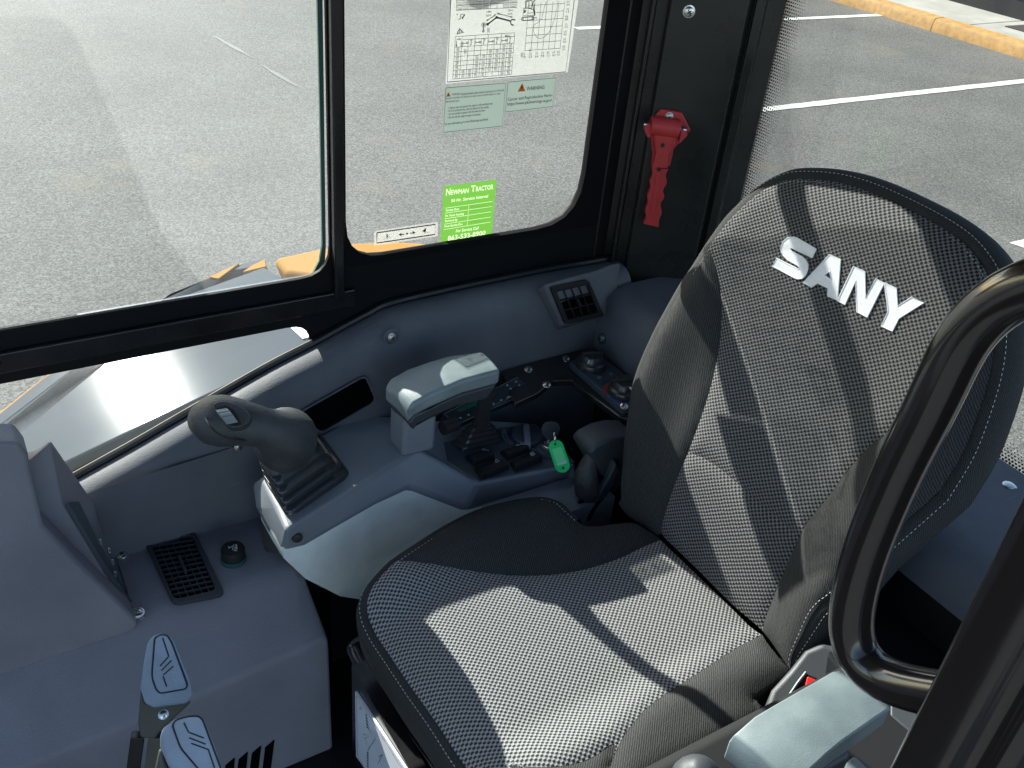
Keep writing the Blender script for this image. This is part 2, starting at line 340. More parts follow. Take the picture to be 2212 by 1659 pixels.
def glyphs(st, off=.0):
    if st not in _gc:
        cu = bpy.data.curves.new('t', 'FONT'); cu.body = st; cu.size = 1; cu.resolution_u = 2; cu.offset = .012
        o = bpy.data.objects.new('t', cu); COL.objects.link(o); bpy.context.view_layer.update()
        me = bpy.data.meshes.new_from_object(o.evaluated_get(bpy.context.evaluated_depsgraph_get()))
        _gc[st] = ([tuple(v.co) for v in me.vertices], [tuple(p.vertices) for p in me.polygons])
        bpy.data.objects.remove(o); bpy.data.curves.remove(cu); bpy.data.meshes.remove(me)
    return _gc[st]
def smooth_curve(pts, n=8, closed=False):
    P = [Vector(p) for p in pts]; out = []; N = len(P)
    for i in range(N if closed else N-1):
        g = (lambda k: P[k % N]) if closed else (lambda k: P[max(0, min(N-1, k))])
        p0, p1, p2, p3 = g(i-1), g(i), g(i+1), g(i+2)
        for j in range(n):
            t = j/n
            out.append(.5*((2*p1)+(p2-p0)*t+(2*p0-5*p1+4*p2-p3)*t*t+(3*p1-p0-3*p2+p3)*t**3))
    if not closed: out.append(P[-1])
    return out
def round_poly(pts, r, n=5):
    """round the corners of a closed polygon (r one value or one per corner)"""
    P = [Vector(p) for p in pts]; out = []; N = len(P)
    for i, p in enumerate(P):
        rr = r[i] if isinstance(r, (list, tuple)) else r
        if rr <= 0: out.append(p); continue
        a = (P[i-1]-p); b = (P[(i+1) % N]-p); k = min(rr, a.length*.48, b.length*.48)
        A = p+a.normalized()*k; B = p+b.normalized()*k
        for j in range(n+1):
            t = j/n; out.append(A*(1-t)**2+p*2*t*(1-t)+B*t*t)
    return out
def slab(name, outer, holes, vec, m, parent=None, **k):
    loops = [[Vector(p) for p in outer]]+[[Vector(p) for p in h] for h in holes]; vec = Vector(vec)
    flat = [p for l in loops for p in l]; tris = geometry.tessellate_polygon(loops)
    n = len(flat); f = [tuple(t) for t in tris]+[tuple(i+n for i in reversed(t)) for t in tris]; k0 = 0
    for l in loops:
        q = len(l); f += [(k0+i, k0+i+n, k0+(i+1) % q+n, k0+(i+1) % q) for i in range(q)]; k0 += q
    return obj(name, flat+[p+vec for p in flat], f, m, parent, **k)
def screw(c, nrm, r, parent, m='chrome', name='screw', cross=True):
    c = Vector(c); nrm = Vector(nrm).normalized(); b = MB()
    b.lathe(c, nrm, [(r*1.25, 0), (r*1.25, r*.12), (r, r*.15), (r*.95, r*.45), (r*.6, r*.62), (.0, r*.66)], 16)
    o = b.go(name, m, parent, smooth=True)
    if cross:
        x = MB(); U = nrm.orthogonal().normalized(); V = nrm.cross(U)
        x.box(c+nrm*r*.66, r*1.0, r*.2, r*.08, U, V, nrm); x.box(c+nrm*r*.665, r*.2, r*1.0, r*.08, U, V, nrm)
        x.go('slot', 'black_print', o if o.parent and o.parent.parent is None else parent)
    return o

def cushion(name, outline, surf, m, parent, step=.009, puff=.006, dp=.010, skirt=.03, rough=0):
    """padded panel: outline in the surface's own (a,b) metres, surf(a,b,h)->point"""
    O = np.array([(p[0], p[1]) for p in outline]); N = len(O)
    lo = O.min(0); hi = O.max(0)
    gx = np.arange(lo[0]+step/2, hi[0], step); gy = np.arange(lo[1]+step/2, hi[1], step*.87)
    G = []
    for j, y in enumerate(gy):
        for x in gx+(step/2 if j % 2 else 0): G.append((x, y))
    G = np.array(G)
    A = O; Bq = np.roll(O, -1, 0)
    def dist(P):
        d = np.full(len(P), 9.)
        for a, b in zip(A, Bq):
            ab = b-a; t = np.clip(((P-a)@ab)/max(ab@ab, 1e-12), 0, 1); d = np.minimum(d, np.linalg.norm(P-(a+t[:, None]*ab), axis=1))
        return d
    def inside(P):
        c = np.zeros(len(P), bool)
        for a, b in zip(A, Bq):
            m_ = ((a[1] > P[:, 1]) != (b[1] > P[:, 1]))
            with np.errstate(divide='ignore', invalid='ignore'):
                xx = (b[0]-a[0])*(P[:, 1]-a[1])/(b[1]-a[1]+1e-15)+a[0]
            c ^= m_ & (P[:, 0] < xx)
        return c
    G = G[inside(G)]; G = G[dist(G) > step*.4]
    # two inner offset rows keep the seam crisp
    pts = [Vector((float(x), float(y))) for x, y in np.vstack([O, G])]
    r = geometry.delaunay_2d_cdt(pts, [(i, (i+1) % N) for i in range(N)], [list(range(N))], 1, 1e-6)
    V2 = np.array([(v.x, v.y) for v in r[0]]); tris = [tuple(t) for t in r[2]]
    d = dist(V2)
    verts = [surf(float(x), float(y), puff*(1-math.exp(-float(e)/dp))-puff*.2) for (x, y), e in zip(V2, d)]
    uv = [(float(x), float(y)) for x, y in V2]
    if skirt:
        k = len(verts)
        cx, cy = O.mean(0)
        for (x, y) in O:
            q = Vector((cx-x, cy-y)).normalized()*.004
            verts.append(surf(float(x), float(y), -puff*.2)); verts.append(surf(float(x+q.x), float(y+q.y), -skirt)); uv += [(float(x), float(y))]*2
        tris += [(k+2*i, k+2*i+1, k+2*((i+1) % N)+1, k+2*((i+1) % N)) for i in range(N)]
    return obj(name, verts, tris, m, parent, smooth=True, angle=50, uv=uv)
def resample(pts, step):
    P = [Vector(p) for p in pts]; out = [P[0].copy()]; acc = 0
    for a, b in zip(P, P[1:]):
        L_ = (b-a).length
        if L_ < 1e-9: continue
        t = step-acc
        while t <= L_: out.append(a+(b-a)*(t/L_)); t += step
        acc = L_-(t-step)
    return out
def stitches(name, pts, nrm, parent, L_=.0042, gap=.0022, w=.0009, m='thread'):
    q = resample(pts, .0005); b = MB(); i = 0; k1 = int(L_/.0005); k2 = int((L_+gap)/.0005)
    while i+k1 < len(q):
        a, c = q[i], q[i+k1]; t = (c-a).normalized(); n = nrm(a) if callable(nrm) else Vector(nrm); sd = t.cross(n).normalized()*w/2; up = n*w*.7
        mid = (a+c)/2
        b.add([a, mid-sd, mid+sd, c, mid+up, mid-up], [(0, 1, 4), (0, 4, 2), (3, 4, 1), (3, 2, 4), (0, 5, 1), (0, 2, 5), (3, 1, 5), (3, 5, 2)])
        i += k2
    return tag(b.go(name, m, parent), kind='stuff')

# ================================================================== GROUND
g = obj('ground', [(-150, -150, 0), (150, -150, 0), (150, 150, 0), (-150, 150, 0)], [(0, 1, 2, 3)], 'asphalt', loc=(0, 0, 0)); tag(g, 'worn grey asphalt of the parking lot', kind='structure')
k1 = onz(('D', 700, 0), 0); k2 = onz(('D', 1843, 350), 0); kd = (k2-k1).normalized(); kn = Vector((-kd.y, kd.x, 0))
if kn.x < 0: kn = -kn
def paint(name, a, b, w, lab):
    a = Vector(a); b = Vector(b); d = (b-a).normalized(); n = Vector((-d.y, d.x, 0)); k = int((b-a).length/.12); L_ = []; R_ = []
    for i in range(k+1):
        p = a+(b-a)*(i/k)
        L_.append(p+n*(w/2+random.uniform(-.005, .005))+Vector((0, 0, .004))); R_.append(p-n*(w/2+random.uniform(-.005, .005))+Vector((0, 0, .004)))
    v = L_+R_; m = k+1
    return tag(obj(name, v, [(i, i+1, m+i+1, m+i) for i in range(k)], 'road_paint'), lab, kind='structure')
pm = lambda c1, c2: (onz(c1, 0)+onz(c2, 0))/2
a = pm(('D', 260, 635), ('D', 265, 665)); b = pm(('D', 1843, 464), ('D', 1843, 492)); d = (b-a).normalized()
paint('parking_line', a-d*.25, a+d*((k1-a).dot(kn)/d.dot(kn)-.02), .105, 'long white parking line nearest to the seat')
a = pm(('B', 1540, 157), ('B', 1540, 180)); b = pm(('D', 1005, 82), ('D', 1005, 96)); d = (b-a).normalized()
paint('parking_line', a, b, .105, 'white parking line meeting the yellow kerb at the top')
ar = [onz(c, .004) for c in many('D', [(1758, 1425), (1843, 1405), (1990, 1400), (1990, 1480), (1960, 1500), (1843, 1455)])]
tag(obj('arrow_marking', ar, [tuple(range(6))], 'road_paint'), 'white painted arrow on the asphalt behind the seat', kind='structure')
def streak(pts, lab):
    q = [onz(('A', x, y), .004) for x, y in pts]; n = len(q); d_ = (q[-1]-q[0]).normalized(); sd = Vector((-d_.y, d_.x, 0)); v = []
    for i, p in enumerate(q): w_ = .018*math.sin(math.pi*(i+.4)/(n-.2))+.003; v += [p+sd*(w_+random.uniform(-.006, .006)), p-sd*(w_+random.uniform(-.006, .006))]
    tag(obj('chalk_mark', v, [(2*i, 2*i+1, 2*i+3, 2*i+2) for i in range(n-1)], 'faded_paint'), lab, kind='structure')
lerp_ = lambda a, b, n: [(a[0]+(b[0]-a[0])*i/n, a[1]+(b[1]-a[1])*i/n) for i in range(n+1)]
streak(lerp_((1125, 185), (1335, 305), 14), 'faint pale streak on the asphalt'); streak(lerp_((1385, 345), (1580, 460), 14), 'second faint pale streak on the asphalt')
# kerb stones
step = (onz(('D', 1395, 175), .0)-k1).dot(kd)
for i in range(-2, 4):
    s0 = step+(i-1)*3.05+.006; s1 = step+i*3.05-.006; mb = MB(); rr = []
    for t in np.linspace(s0, s1, 16):
        p = k1+kd*float(t); j = [random.uniform(-.006, .006) for _ in range(4)]
        rr.append([p+kn*(.0+j[0])+Vector((0, 0, -.05)), p+kn*(.004+j[1])+Vector((0, 0, .10)), p+kn*(.022)+Vector((0, 0, .135+j[2]*.4)), p+kn*.055+Vector((0, 0, .145+j[3]*.4)), p+kn*.19+Vector((0, 0, .148)), p+kn*.19+Vector((0, 0, -.05))])
    mb.rings(rr)
    tag(mb.go('kerb', 'kerb_paint', smooth=True, angle=35), 'yellow painted kerb stone along the pavement edge', kind='structure')
# pavement slabs
f1 = onz(('D', 1380, 0), .14); f2 = onz(('D', 1843, 112), .14); depth = min((f1-k1).dot(kn), (f2-k1).dot(kn))
pv = thing('pavement', k1+kn*.2, None, None); tag(pv, 'pale concrete pavement between kerb and building', kind='structure')
j0 = (onz(('D', 1420, 152), .14)-k1).dot(kd)
for i in range(-3, 5):
    p = k1+kd*(j0+i*1.53+.008)+kn*.197; q = k1+kd*(j0+(i+1)*1.53-.008)+kn*.197; w = kn*(depth-.19)
    MB().prism([p+Vector((0, 0, .142)), q+Vector((0, 0, .142)), q+w+Vector((0, 0, .15)), p+w+Vector((0, 0, .15))], (0, 0, -.2)).go('slab', 'concrete', pv, bevel=.006, seg=1)
c = onz(('D', 1815, 172), .15); MB().box(c+kn*.12+kd*.35, 1.0, .36, .012, kd, kn, (0, 0, 1)).go('door_mat', 'mat_brown', bevel=.003)
tag(bpy.data.objects['door_mat'], 'dark brown mat on the pale pavement', 'mat')
bd = thing('building', k1+kn*(depth+.1), 'dark building front behind the pale pavement', 'building')
p = k1+kn*depth-kd*14; q = k1+kn*depth+kd*14
MB().prism([p+Vector((0, 0, .35)), q+Vector((0, 0, .35)), q+kn*4+Vector((0, 0, .35)), p+kn*4+Vector((0, 0, .35))], (0, 0, 3.6)).go('wall', 'facade', bd)
MB().prism([p-kn*.02+Vector((0, 0, -.1)), q-kn*.02+Vector((0, 0, -.1)), q+kn*4+Vector((0, 0, -.1)), p+kn*4+Vector((0, 0, -.1))], (0, 0, .447)).go('plinth', 'black_matte', bd)
for i in range(7):
    p = k1+kn*(depth-.03)+kd*(j0-5+i*2.4); MB().prism([p+Vector((0, 0, .37)), p+kd*1.05+Vector((0, 0, .37)), p+kd*1.05+kn*.03+Vector((0, 0, .37)), p+kn*.03+Vector((0, 0, .37))], (0, 0, 2.1)).go('door', mat('bronze_door', (.05, .05, .045), .2) if i == 0 else bpy.data.materials['bronze_door'], bd, bevel=.006)

# ================================================================== MACHINE BODY OUTSIDE THE WINDOW
HN = (-.283, .03, .958); HP = (.43, 1.3, 1.40)
def hood(c, lift=0): return onp(c, HN, Vector(HP)+Vector(HN).normalized()*lift)
def onhood(x, y, lift=0):
    p = Vector((x, y, HP[2]+(.283*(x-HP[0])-.03*(y-HP[1]))/.958)); return p+Vector(HN).normalized()*lift
hn = Vector(HN).normalized()
hd = thing('machine_hood', (.1, 1.35, .9), 'slate grey sloping hood with yellow edge outside the side window', 'hood')
e0 = hood(('E', 40, 1065)); e1 = hood(('E', 660, 553)); u = (e0-e1).normalized()
main = [e0+u*.35, e1, hood(('A', 900, 1588)), hood(('A', 1395, 1410)), hood(('A', 1507, 1476)), onhood(.52, 1.232), onhood(-.5, 1.232)]
MB().prism(main, hn*-.02).go('top_panel', 'hood', hd, bevel=.004)
s0 = hood(('E', 0, 985), -.008); s1 = hood(('E', 480, 595), -.008); u = (s0-s1).normalized()
o0 = hood(('E', 0, 872), -.008); o1 = hood(('E', 275, 635), -.008)
side = [s0+u*.4, s1, hood(('A', 905, 1560), -.008), hood(('A', 1240, 1432), -.008), hood(('A', 1398, 1404), -.008), hood(('A', 1385, 1366), -.008), hood(('A', 1290, 1385), -.008), hood(('A', 1110, 1462), -.008), hood(('A', 880, 1570), -.008), o1, o0+u*.4]
MB().prism(side, hn*-.03).go('side_panel', 'hood', hd, bevel=.005)
y0 = hood(('E', 0, 852), -.02); y1 = hood(('E', 258, 640), -.02)
yl = [o0+u*.4-hn*.012+Vector((0, -.05, 0)), o1-hn*.012+Vector((0, -.05, 0)), hood(('A', 1110, 1480), -.02), hood(('A', 1390, 1400), -.02), hood(('A', 1400, 1368), -.02), hood(('A', 1290, 1383), -.02), hood(('A', 1105, 1458), -.02), hood(('A', 815, 1604), -.02), y1, y0+u*.4]
MB().prism(yl, hn*-.06).go('edge_trim', 'yellow', hd, bevel=.006)
MB().prism([hood(c, -.005) for c in many('A', [(1108, 1464), (1155, 1472), (1262, 1393), (1200, 1420)])], hn*-.004).go('stripe', 'yellow', hd)
MB().prism([hood(c, -.005) for c in many('A', [(1283, 1438), (1405, 1408), (1400, 1370), (1335, 1402)])], hn*-.004).go('stripe', 'yellow', hd)
MB().prism([hood(c, .0025) for c in many('F', [(775, 105), (862, 186), (960, 165), (930, 70)])], hn*-.002).go('label', 'paper', hd)
MB().prism([e0+u*.3-hn*.05, e1-hn*.05, hood(('A', 1395, 1410))-hn*.05, onhood(.6, 1.45)-hn*.05, onhood(.6, 1.235)-hn*.05, onhood(-.5, 1.235)-hn*.05], (0, 0, -.35)).go('body_side', 'black_matte', hd)
yt = [hood(c, .03) for c in (('A', 1438, 1362), ('A', 1700, 1305), ('O', 770, 521), ('O', 860, 518), ('O', 950, 524))]+[onhood(.80, 1.235, .03), onhood(.60, 1.235, .03), hood(('A', 1504, 1440), .03)]
yb = thing('yellow_cover', (.62, 1.35, 1.3), 'yellow steel cover beside the grey hood outside the side window', 'cover')
MB().prism(yt, hn*-.09).go('cover_top', 'yellow', yb, bevel=.012, seg=3)

# ================================================================== CAB
cab = thing('excavator_cab', (.3, .7, .9), 'black painted cab of the excavator with window frames and pillars', 'cab')
WY = 1.18
w = lambda c, y=WY: ony(c, y)
zt = 2.10
b0 = w(('O', 0, 715)).z; b1 = w(('O', 640, 705)).z
xr1 = w(('O', 671, 735)).x
H1 = round_poly([(-.68, WY, 1.1), (xr1, WY, 1.1), (xr1, WY, b1), (-.68, WY, b1)], [.0, .0, .034, .03])
xd0 = w(('O', 709, 300)).x; xd1 = w(('O', 739, 300)).x
H2 = round_poly([(-.68, WY, b0), (xd0, WY, b0), (xd0, WY, zt), (-.68, WY, zt)], [.03, .045, .04, .04])
zb3 = w(('B', 700, 1440)).z; xr3 = w(('B', 1640, 600)).x
H3 = round_poly([(xd1, WY, zb3), (xr3, WY, zb3), (xr3, WY, zt), (xd1, WY, zt)], [.062, .085, .05, .05])
slab('side_frame', [(-.78, WY, .9), (.985, WY, .9), (.985, WY, 2.33), (-.78, WY, 2.33)], [H1, H2, H3], (0, .007, 0), 'frame_paint', cab, bevel=.001, seg=2)
# rear sliding sash rim, proud of the frame
xo = w(('B', 100, 1570)).x; zo = w(('B', 800, 1458)).z; xro = w(('C', 262, 600)).x
slab('sash_rim', round_poly([(xd1-.001, WY-.007, zo), (xro, WY-.007, zo), (xro, WY-.007, zt+.03), (xd1-.001, WY-.007, zt+.03)], .012), [round_poly([(xd1+.002, WY-.007, zb3+.001), (xr3-.001, WY-.007, zb3+.001), (xr3-.001, WY-.007, zt), (xd1+.002, WY-.007, zt)], [.06, .083, .05, .05])], (0, .009, 0), 'rim_rubber', cab, bevel=.002)
MB().box(((xd0+xd1)/2, WY-.006, (b0+2.2)/2-.01), xd1-xd0-.004, .014, 2.2-b0+.05).go('divider_post', 'black_paint', cab, bevel=.003)
MB().box((-.05, WY-.004, (b0+b1)/2-.004), 1.1, .010, .030).go('rail_lip', 'black_paint', cab, bevel=.003)
# unseen bar added outside to cast the dark stripe across the backrest
MB().tube([(.655, 1.33, 2.006), (.66, 1.33, 2.007), (.87, 1.33, 2.054), (.96, 1.33, 2.072), (.98, 1.20, 2.075)], .0155, 12).go('added_shade_bar', 'black_paint', cab, smooth=True)
MB().tube([(.655, 1.335, 2.006), (.665, 1.19, 2.02)], .012, 12).go('added_shade_bar', 'black_paint', cab, smooth=True)
def pane(name, pts, vec, m, **k): return MB().prism(pts, vec).go(name, m, cab, **k)
pane('front_side_pane', [(-.69, 1.205, b0-.01), (xd0+.006, 1.205, b0-.01), (xd0+.006, 1.205, zt+.01), (-.69, 1.205, zt+.01)], (0, .004, 0), 'glass_dusty')
pane('rear_side_pane', [(xd1-.01, 1.194, zb3-.01), (xr3+.01, 1.194, zb3-.01), (xr3+.01, 1.194, zt+.01), (xd1-.01, 1.194, zt+.01)], (0, .004, 0), 'glass_clear')
pane('lower_side_pane', [(-.69, 1.21, 1.1), (xr1+.006, 1.21, 1.1), (xr1+.006, 1.21, b1+.01), (-.69, 1.21, b1+.01)], (0, .004, 0), 'glass_clear')
ge = [w(c, 1.203) for c in many('A', [(1672, 0), (1686, 560), (1699, 1290), (1685, 1370), (1640, 1460)])]
ge2 = [w(c, 1.203) for c in many('A', [(1700, 0), (1708, 560), (1718, 1300), (1712, 1400), (1690, 1470)])]
gt = Vector((w(('A', 1672, 0), 1.203).x, 1.203, 2.16)); gt2 = Vector((w(('A', 1700, 0), 1.203).x, 1.203, 2.16))
gm = MB(); A_ = [gt]+ge; B_ = [gt2]+ge2
gm.prism(A_+B_[::-1], (0, -.004, 0)); gm.go('glass_edge', 'glass_edge', cab)

# corner pillar: one extruded profile with its ribs and grooves
PA = Vector((.955, 1.172, 0)); PB = Vector((1.132, 1.068, 0)); pd = (PB-PA).normalized(); pn = Vector((pd.y, -pd.x, 0))
if pn.y > 0: pn = -pn
def onpil(c, lift=0): return onp(c, pn, PA+pn*lift)
prof = [(1296, .0), (1322, .0), (1324, -.012), (1358, -.012), (1362, .004), (1369, .004), (1371, -.008), (1394, -.008), (1399, .006), (1403, .008), (1556, .008), (1561, .0), (1568, -.004), (1571, .006), (1590, .006), (1593, -.01), (1630, -.014), (1634, -.03)]
pp = [onpil(('O', u_, 300), d_) for u_, d_ in prof]
pp = [Vector((p.x, p.y, 1.40)) for p in pp]; back = [Vector((1.142, 1.10, 1.40)), Vector((1.142, 1.222, 1.40)), Vector((.99, 1.225, 1.40))]
MB().prism(pp+back, (0, 0, .93)).go('corner_pillar', 'pillar_paint', cab, bevel=.0015, seg=2)
screw(onpil(('C', 691, 64), .008), pn, .0075, cab)
# rear frame and glass
RX = 1.15
slab('rear_frame', [(RX, .12, .9), (RX, 1.2, .9), (RX, 1.2, 2.33), (RX, .12, 2.33)], [round_poly([(RX, .2, 1.452), (RX, 1.098, 1.452), (RX, 1.098, 2.17), (RX, .2, 2.17)], .03)], (.012, 0, 0), 'black_paint', cab, bevel=.003)
pane('rear_pane', [(RX+.013, .17, 1.44), (RX+.013, 1.12, 1.44), (RX+.013, 1.12, 2.19), (RX+.013, .17, 2.19)], (.004, 0, 0), 'glass_clear')
mb = MB(); gx = RX+.0125
yl0 = onx(('O', 1660, 150), gx).y; zb0 = 1.458; pitch = .0052
def dot(y, z, r): mb.add([(gx, y+r*math.cos(k*math.pi/3), z+r*math.sin(k*math.pi/3)) for k in range(6)], [tuple(range(6))])
for i in range(11):
    for j in range(150):
        z = zb0+j*pitch*.9
        if i < 11: dot(yl0-(i+(j % 2)/2)*pitch*.87+.004, z, max(.0006, .00245-.00018*i))
for j in range(9):
    for i in range(160):
        y = yl0-.055-(i+(j % 2)/2)*pitch
        if y > .2: dot(y, zb0+j*pitch*.87, max(.0006, .0025-.00022*j))
tag(mb.go('dotted_border', 'black_print', cab), kind='stuff')
# roof, front pillars, floor, door post
MB().prism([(-.80, .12, 2.32), (1.21, .12, 2.32), (1.21, 1.24, 2.32), (-.80, 1.24, 2.32)], (0, 0, .09)).go('roof', 'black_paint', cab, bevel=.03)
for y in (.16, 1.18): MB().box((-.75, y, 1.6), .07, .08, 1.46).go('front_pillar', 'black_paint', cab, bevel=.01)
MB().box((.2, .68, .885), 2.0, 1.1, .03).go('floor', 'rubber', cab)
MB().box((-.75, .67, 1.05), .05, 1.0, .3).go('front_sill', 'black_paint', cab, bevel=.01)
MB().box((.88, .15, 1.17), .62, .05, .56).go('left_rear_wall', 'black_paint', cab, bevel=.004)
pr_ = [(.530, .212), (.527, .200), (.532, .176), (.541, .170), (.543, .160), (.537, .153), (.545, .140), (.556, .136), (.558, .122), (.550, .116), (.556, .105), (.569, .098), (.574, .078), (.568, .070), (.574, .052), (.588, .044), (.62, .02), (.66, .02), (.66, .212)]
MB().prism([(x*.94, y*.94, .9) for x, y in pr_], (0, 0, 1.43)).go('door_post', 'black_gloss', cab, smooth=True, bevel=.004, seg=3)
wm = thing('added_shade_plate', (.0, 1.75, 1.8), 'black plate on an arm, added out of view to shade the cushion front', 'shade plate')  # unseen plate, added and shaped to shade the front of the cushion
MB().prism(round_poly([(-.16, 1.74, 1.84), (.19, 1.74, 1.84), (.13, 1.74, 1.95), (.06, 1.74, 2.22), (-.16, 1.74, 2.22)], .03), (0, .04, 0)).go('shell', 'black_matte', wm, bevel=.008)
MB().tube([(-.10, 1.78, 2.1), (-.5, 1.62, 2.15), (-.76, 1.22, 2.18)], .012, 10).go('arm', 'black_paint', wm, smooth=True)
# ================================================================== SIDE TRIM
tr = thing('side_trim_panel', (.4, 1.12, 1.1), 'slate plastic trim running along under the side windows', 'trim panel')
tp = [('E', 515, 1310), ('E', 900, 1095), ('E', 1240, 897), ('F', 600, 440), ('F', 940, 265), ('O', 745, 715), ('O', 800, 686), ('O', 850, 663), ('O', 1000, 628), ('O', 1180, 591), ('O', 1292, 571)]
tops = [ony(c, 1.165) for c in tp]
d0 = (tops[1]-tops[0]).normalized(); tops = [tops[0]-d0*.5]+tops+[Vector((.985, 1.165, tops[-1].z))]
def tprofile(p):
    z = p.z
    return [Vector((p.x, y, zz)) for y, zz in ((1.178, z-.006), (1.172, z-.001), (1.163, z+.001), (1.150, z), (1.138, z-.003), (1.128, z-.009), (1.120, z-.020), (1.1155, z-.036), (1.113, z-.06), (1.111, 1.33+(z-1.33)*.2), (1.110, 1.22), (1.110, 1.05), (1.178, 1.05))]
rs = [tprofile(p) for p in smooth_curve(tops, 4)]
MB().rings(rs).go('panel', 'trim', tr, smooth=True, angle=50)
MB().tube([p+Vector((0, .009, .003)) for p in smooth_curve(tops, 4)], .006, 8).go('rubber_seal', 'rubber', tr, smooth=True)
TY = 1.1125
def trimpt(c, y=TY): return ony(c, y)
for c_, r_ in ((('F', 1535, 175), .0065), (('F', 380, 1000), .0065), (('H', 853, 317), .006)):
    p = trimpt(c_); MB().lathe(p+Vector((0, .002, 0)), (0, -1, 0), [(r_*2.0, 0), (r_*2.0, .0025), (r_*1.7, .003), (r_*1.6, .0006), (0, .0006)], 20).go('screw_recess', 'trim', tr, smooth=True)
    screw(p+Vector((0, -.0012, 0)), (0, -1, .25), r_*.8, tr, 'steel')
rc = round_poly([trimpt(c, 1.1088) for c in many('F', [(845, 742), (1330, 468), (1412, 655), (1000, 895)])], .010)
cen = sum(rc, Vector())/len(rc)
slab('recess_rim', [cen+(p-cen)*1.05 for p in rc], [rc], (0, -.003, 0), 'trim', tr, bevel=.001)
MB().prism(rc, (0, .0015, 0)).go('recess', mat('deep_black', (.002, .002, .002), .95, spec=.05), tr)
def vent(name, quad_o, quad_i, nx, ny, parent, m, depth=.012, knob=True, rr=.006):
    """louvred outlet: frame ring, dark throat, slats both ways"""
    O4 = [Vector(p) for p in quad_o]; I4 = [Vector(p) for p in quad_i]; n = (O4[1]-O4[0]).cross(O4[3]-O4[0]).normalized()
    if n.dot(CAM-O4[0]) < 0: n = -n
    fr = slab(name, round_poly(O4, rr), [round_poly(I4, rr*.7)], n*.006, m, parent, bevel=.0015)
    MB().prism([p-n*.001 for p in round_poly(I4, rr*.7)], n*.0008).go('throat', 'deep_black' if False else bpy.data.materials['deep_black'], fr)
    def q(s, t): return (I4[0]*(1-s)+I4[1]*s)*(1-t)+(I4[3]*(1-s)+I4[2]*s)*t
    for i in range(1, nx):
        a_, b_ = q(i/nx, .015), q(i/nx, .985); X_ = (b_-a_).normalized()
        MB().box((a_+b_)/2+n*.0022, (b_-a_).length, .0011, .004, X_, n.cross(X_), n).go('slat', m, fr)
    for j in range(1, ny):
        a_, b_ = q(.015, j/ny), q(.985, j/ny); X_ = (b_-a_).normalized()
        MB().box((a_+b_)/2+n*.0032, (b_-a_).length, .0015, .0042, X_, n.cross(X_), n).go('slat', m, fr)
    if knob:
        X_ = (q(.5, .7)-q(.5, .3)).normalized(); MB().box(q(.5, .5)+n*.007, (q(.5, .64)-q(.5, .36)).length, .004, .008, X_, n.cross(X_), n).go('knob', m, fr, bevel=.001)
    return fr
vo = [ony(('H', 412, 312), 1.097), ony(('H', 745, 246), 1.097), ony(('H', 884, 562), 1.087), ony(('H', 545, 640), 1.087)]
vi = [ony(('H', 465, 350), 1.097), ony(('H', 736, 290), 1.097), ony(('H', 834, 530), 1.088), ony(('H', 566, 598), 1.088)]
vc = sum(vo, Vector())/4; wo_ = [vc+(p-vc)*1.16+Vector((0, .001, 0)) for p in vo]
wb = [ony(('H', 300, 345), 1.118), Vector((.955, 1.118, wo_[1].z+.004)), Vector((.955, 1.115, wo_[2].z-.012)), ony(('H', 480, 700), 1.115)]
MB().hull2(wo_, wb).go('vent_housing', 'trim', tr, bevel=.006, seg=3)
vent('air_vent', vo, vi, 4, 3, tr, 'black_matte')

# rear corner and rear ledge trim
rt = thing('rear_trim_panel', (1.05, .7, 1.0), 'slate plastic ledge below the rear window behind the seat', 'trim panel')
zb_ = lambda y: 1.412 if y < .62 else (1.30 if y > .85 else 1.412-.112*(y-.62)/.23)
def rprof(y): return [Vector((x, y, z)) for x, z in ((1.148, zb_(y)+.02), (1.148, 1.474), (1.10, 1.476), (1.02, 1.478), (.97, 1.477), (.942, 1.470), (.928, 1.458), (.919, 1.442), (.914, zb_(y)+.015), (.911, zb_(y)), (1.148, zb_(y)))]
MB().rings([rprof(y) for y in (.18, .4, .6, .8, 1.0, 1.06, 1.112)]).go('ledge', 'trim', rt, smooth=True, angle=50)
MB().box((1.04, .63, 1.12), .2, .96, .56).go('rear_bulkhead', 'black_matte', rt)
p = onz(('K', 2130, 85), 1.474); screw(p, (-.1, 0, 1), .0085, rt, cross=False, name='bolt')
p = onx(('H', 880, 770), .9135); screw(p, (-1, 0, .05), .0075, rt, 'steel')

# ================================================================== EMERGENCY HAMMER on the pillar
hm = thing('emergency_hammer', onpil(('M', 180, 1580), .01), 'red emergency glass hammer clipped on the black corner pillar', 'emergency hammer')
hp = lambda x, y, l: onpil(('M', x, y), .008+l)
br_ = [hp(x, y, 0) for x, y in [(315, 60), (590, 105), (705, 340), (480, 590), (460, 700), (430, 820), (180, 820), (200, 640), (190, 600), (160, 215)]]
MB().prism(br_, pn*.006).go('bracket', 'red', hm, bevel=.002)
wv = []
L_ = [(190, 820), (192, 930), (160, 1000), (172, 1080), (130, 1190), (138, 1280), (100, 1390), (112, 1480), (75, 1560)]
R_ = [(278, 1605), (285, 1510), (318, 1410), (302, 1300), (352, 1210), (335, 1120), (385, 1020), (372, 920), (408, 840)]
hpts = smooth_curve([hp(x, y, .010) for x, y in L_], 4)+smooth_curve([hp(x, y, .010) for x, y in R_], 4)
MB().prism(hpts, pn*.011).go('handle', 'red', hm, bevel=.002)
MB().prism([hp(x, y, .012) for x, y in [(200, 380), (520, 425), (520, 480), (410, 650), (400, 835), (190, 835), (245, 630)]], pn*.009).go('neck', 'red', hm, bevel=.002)
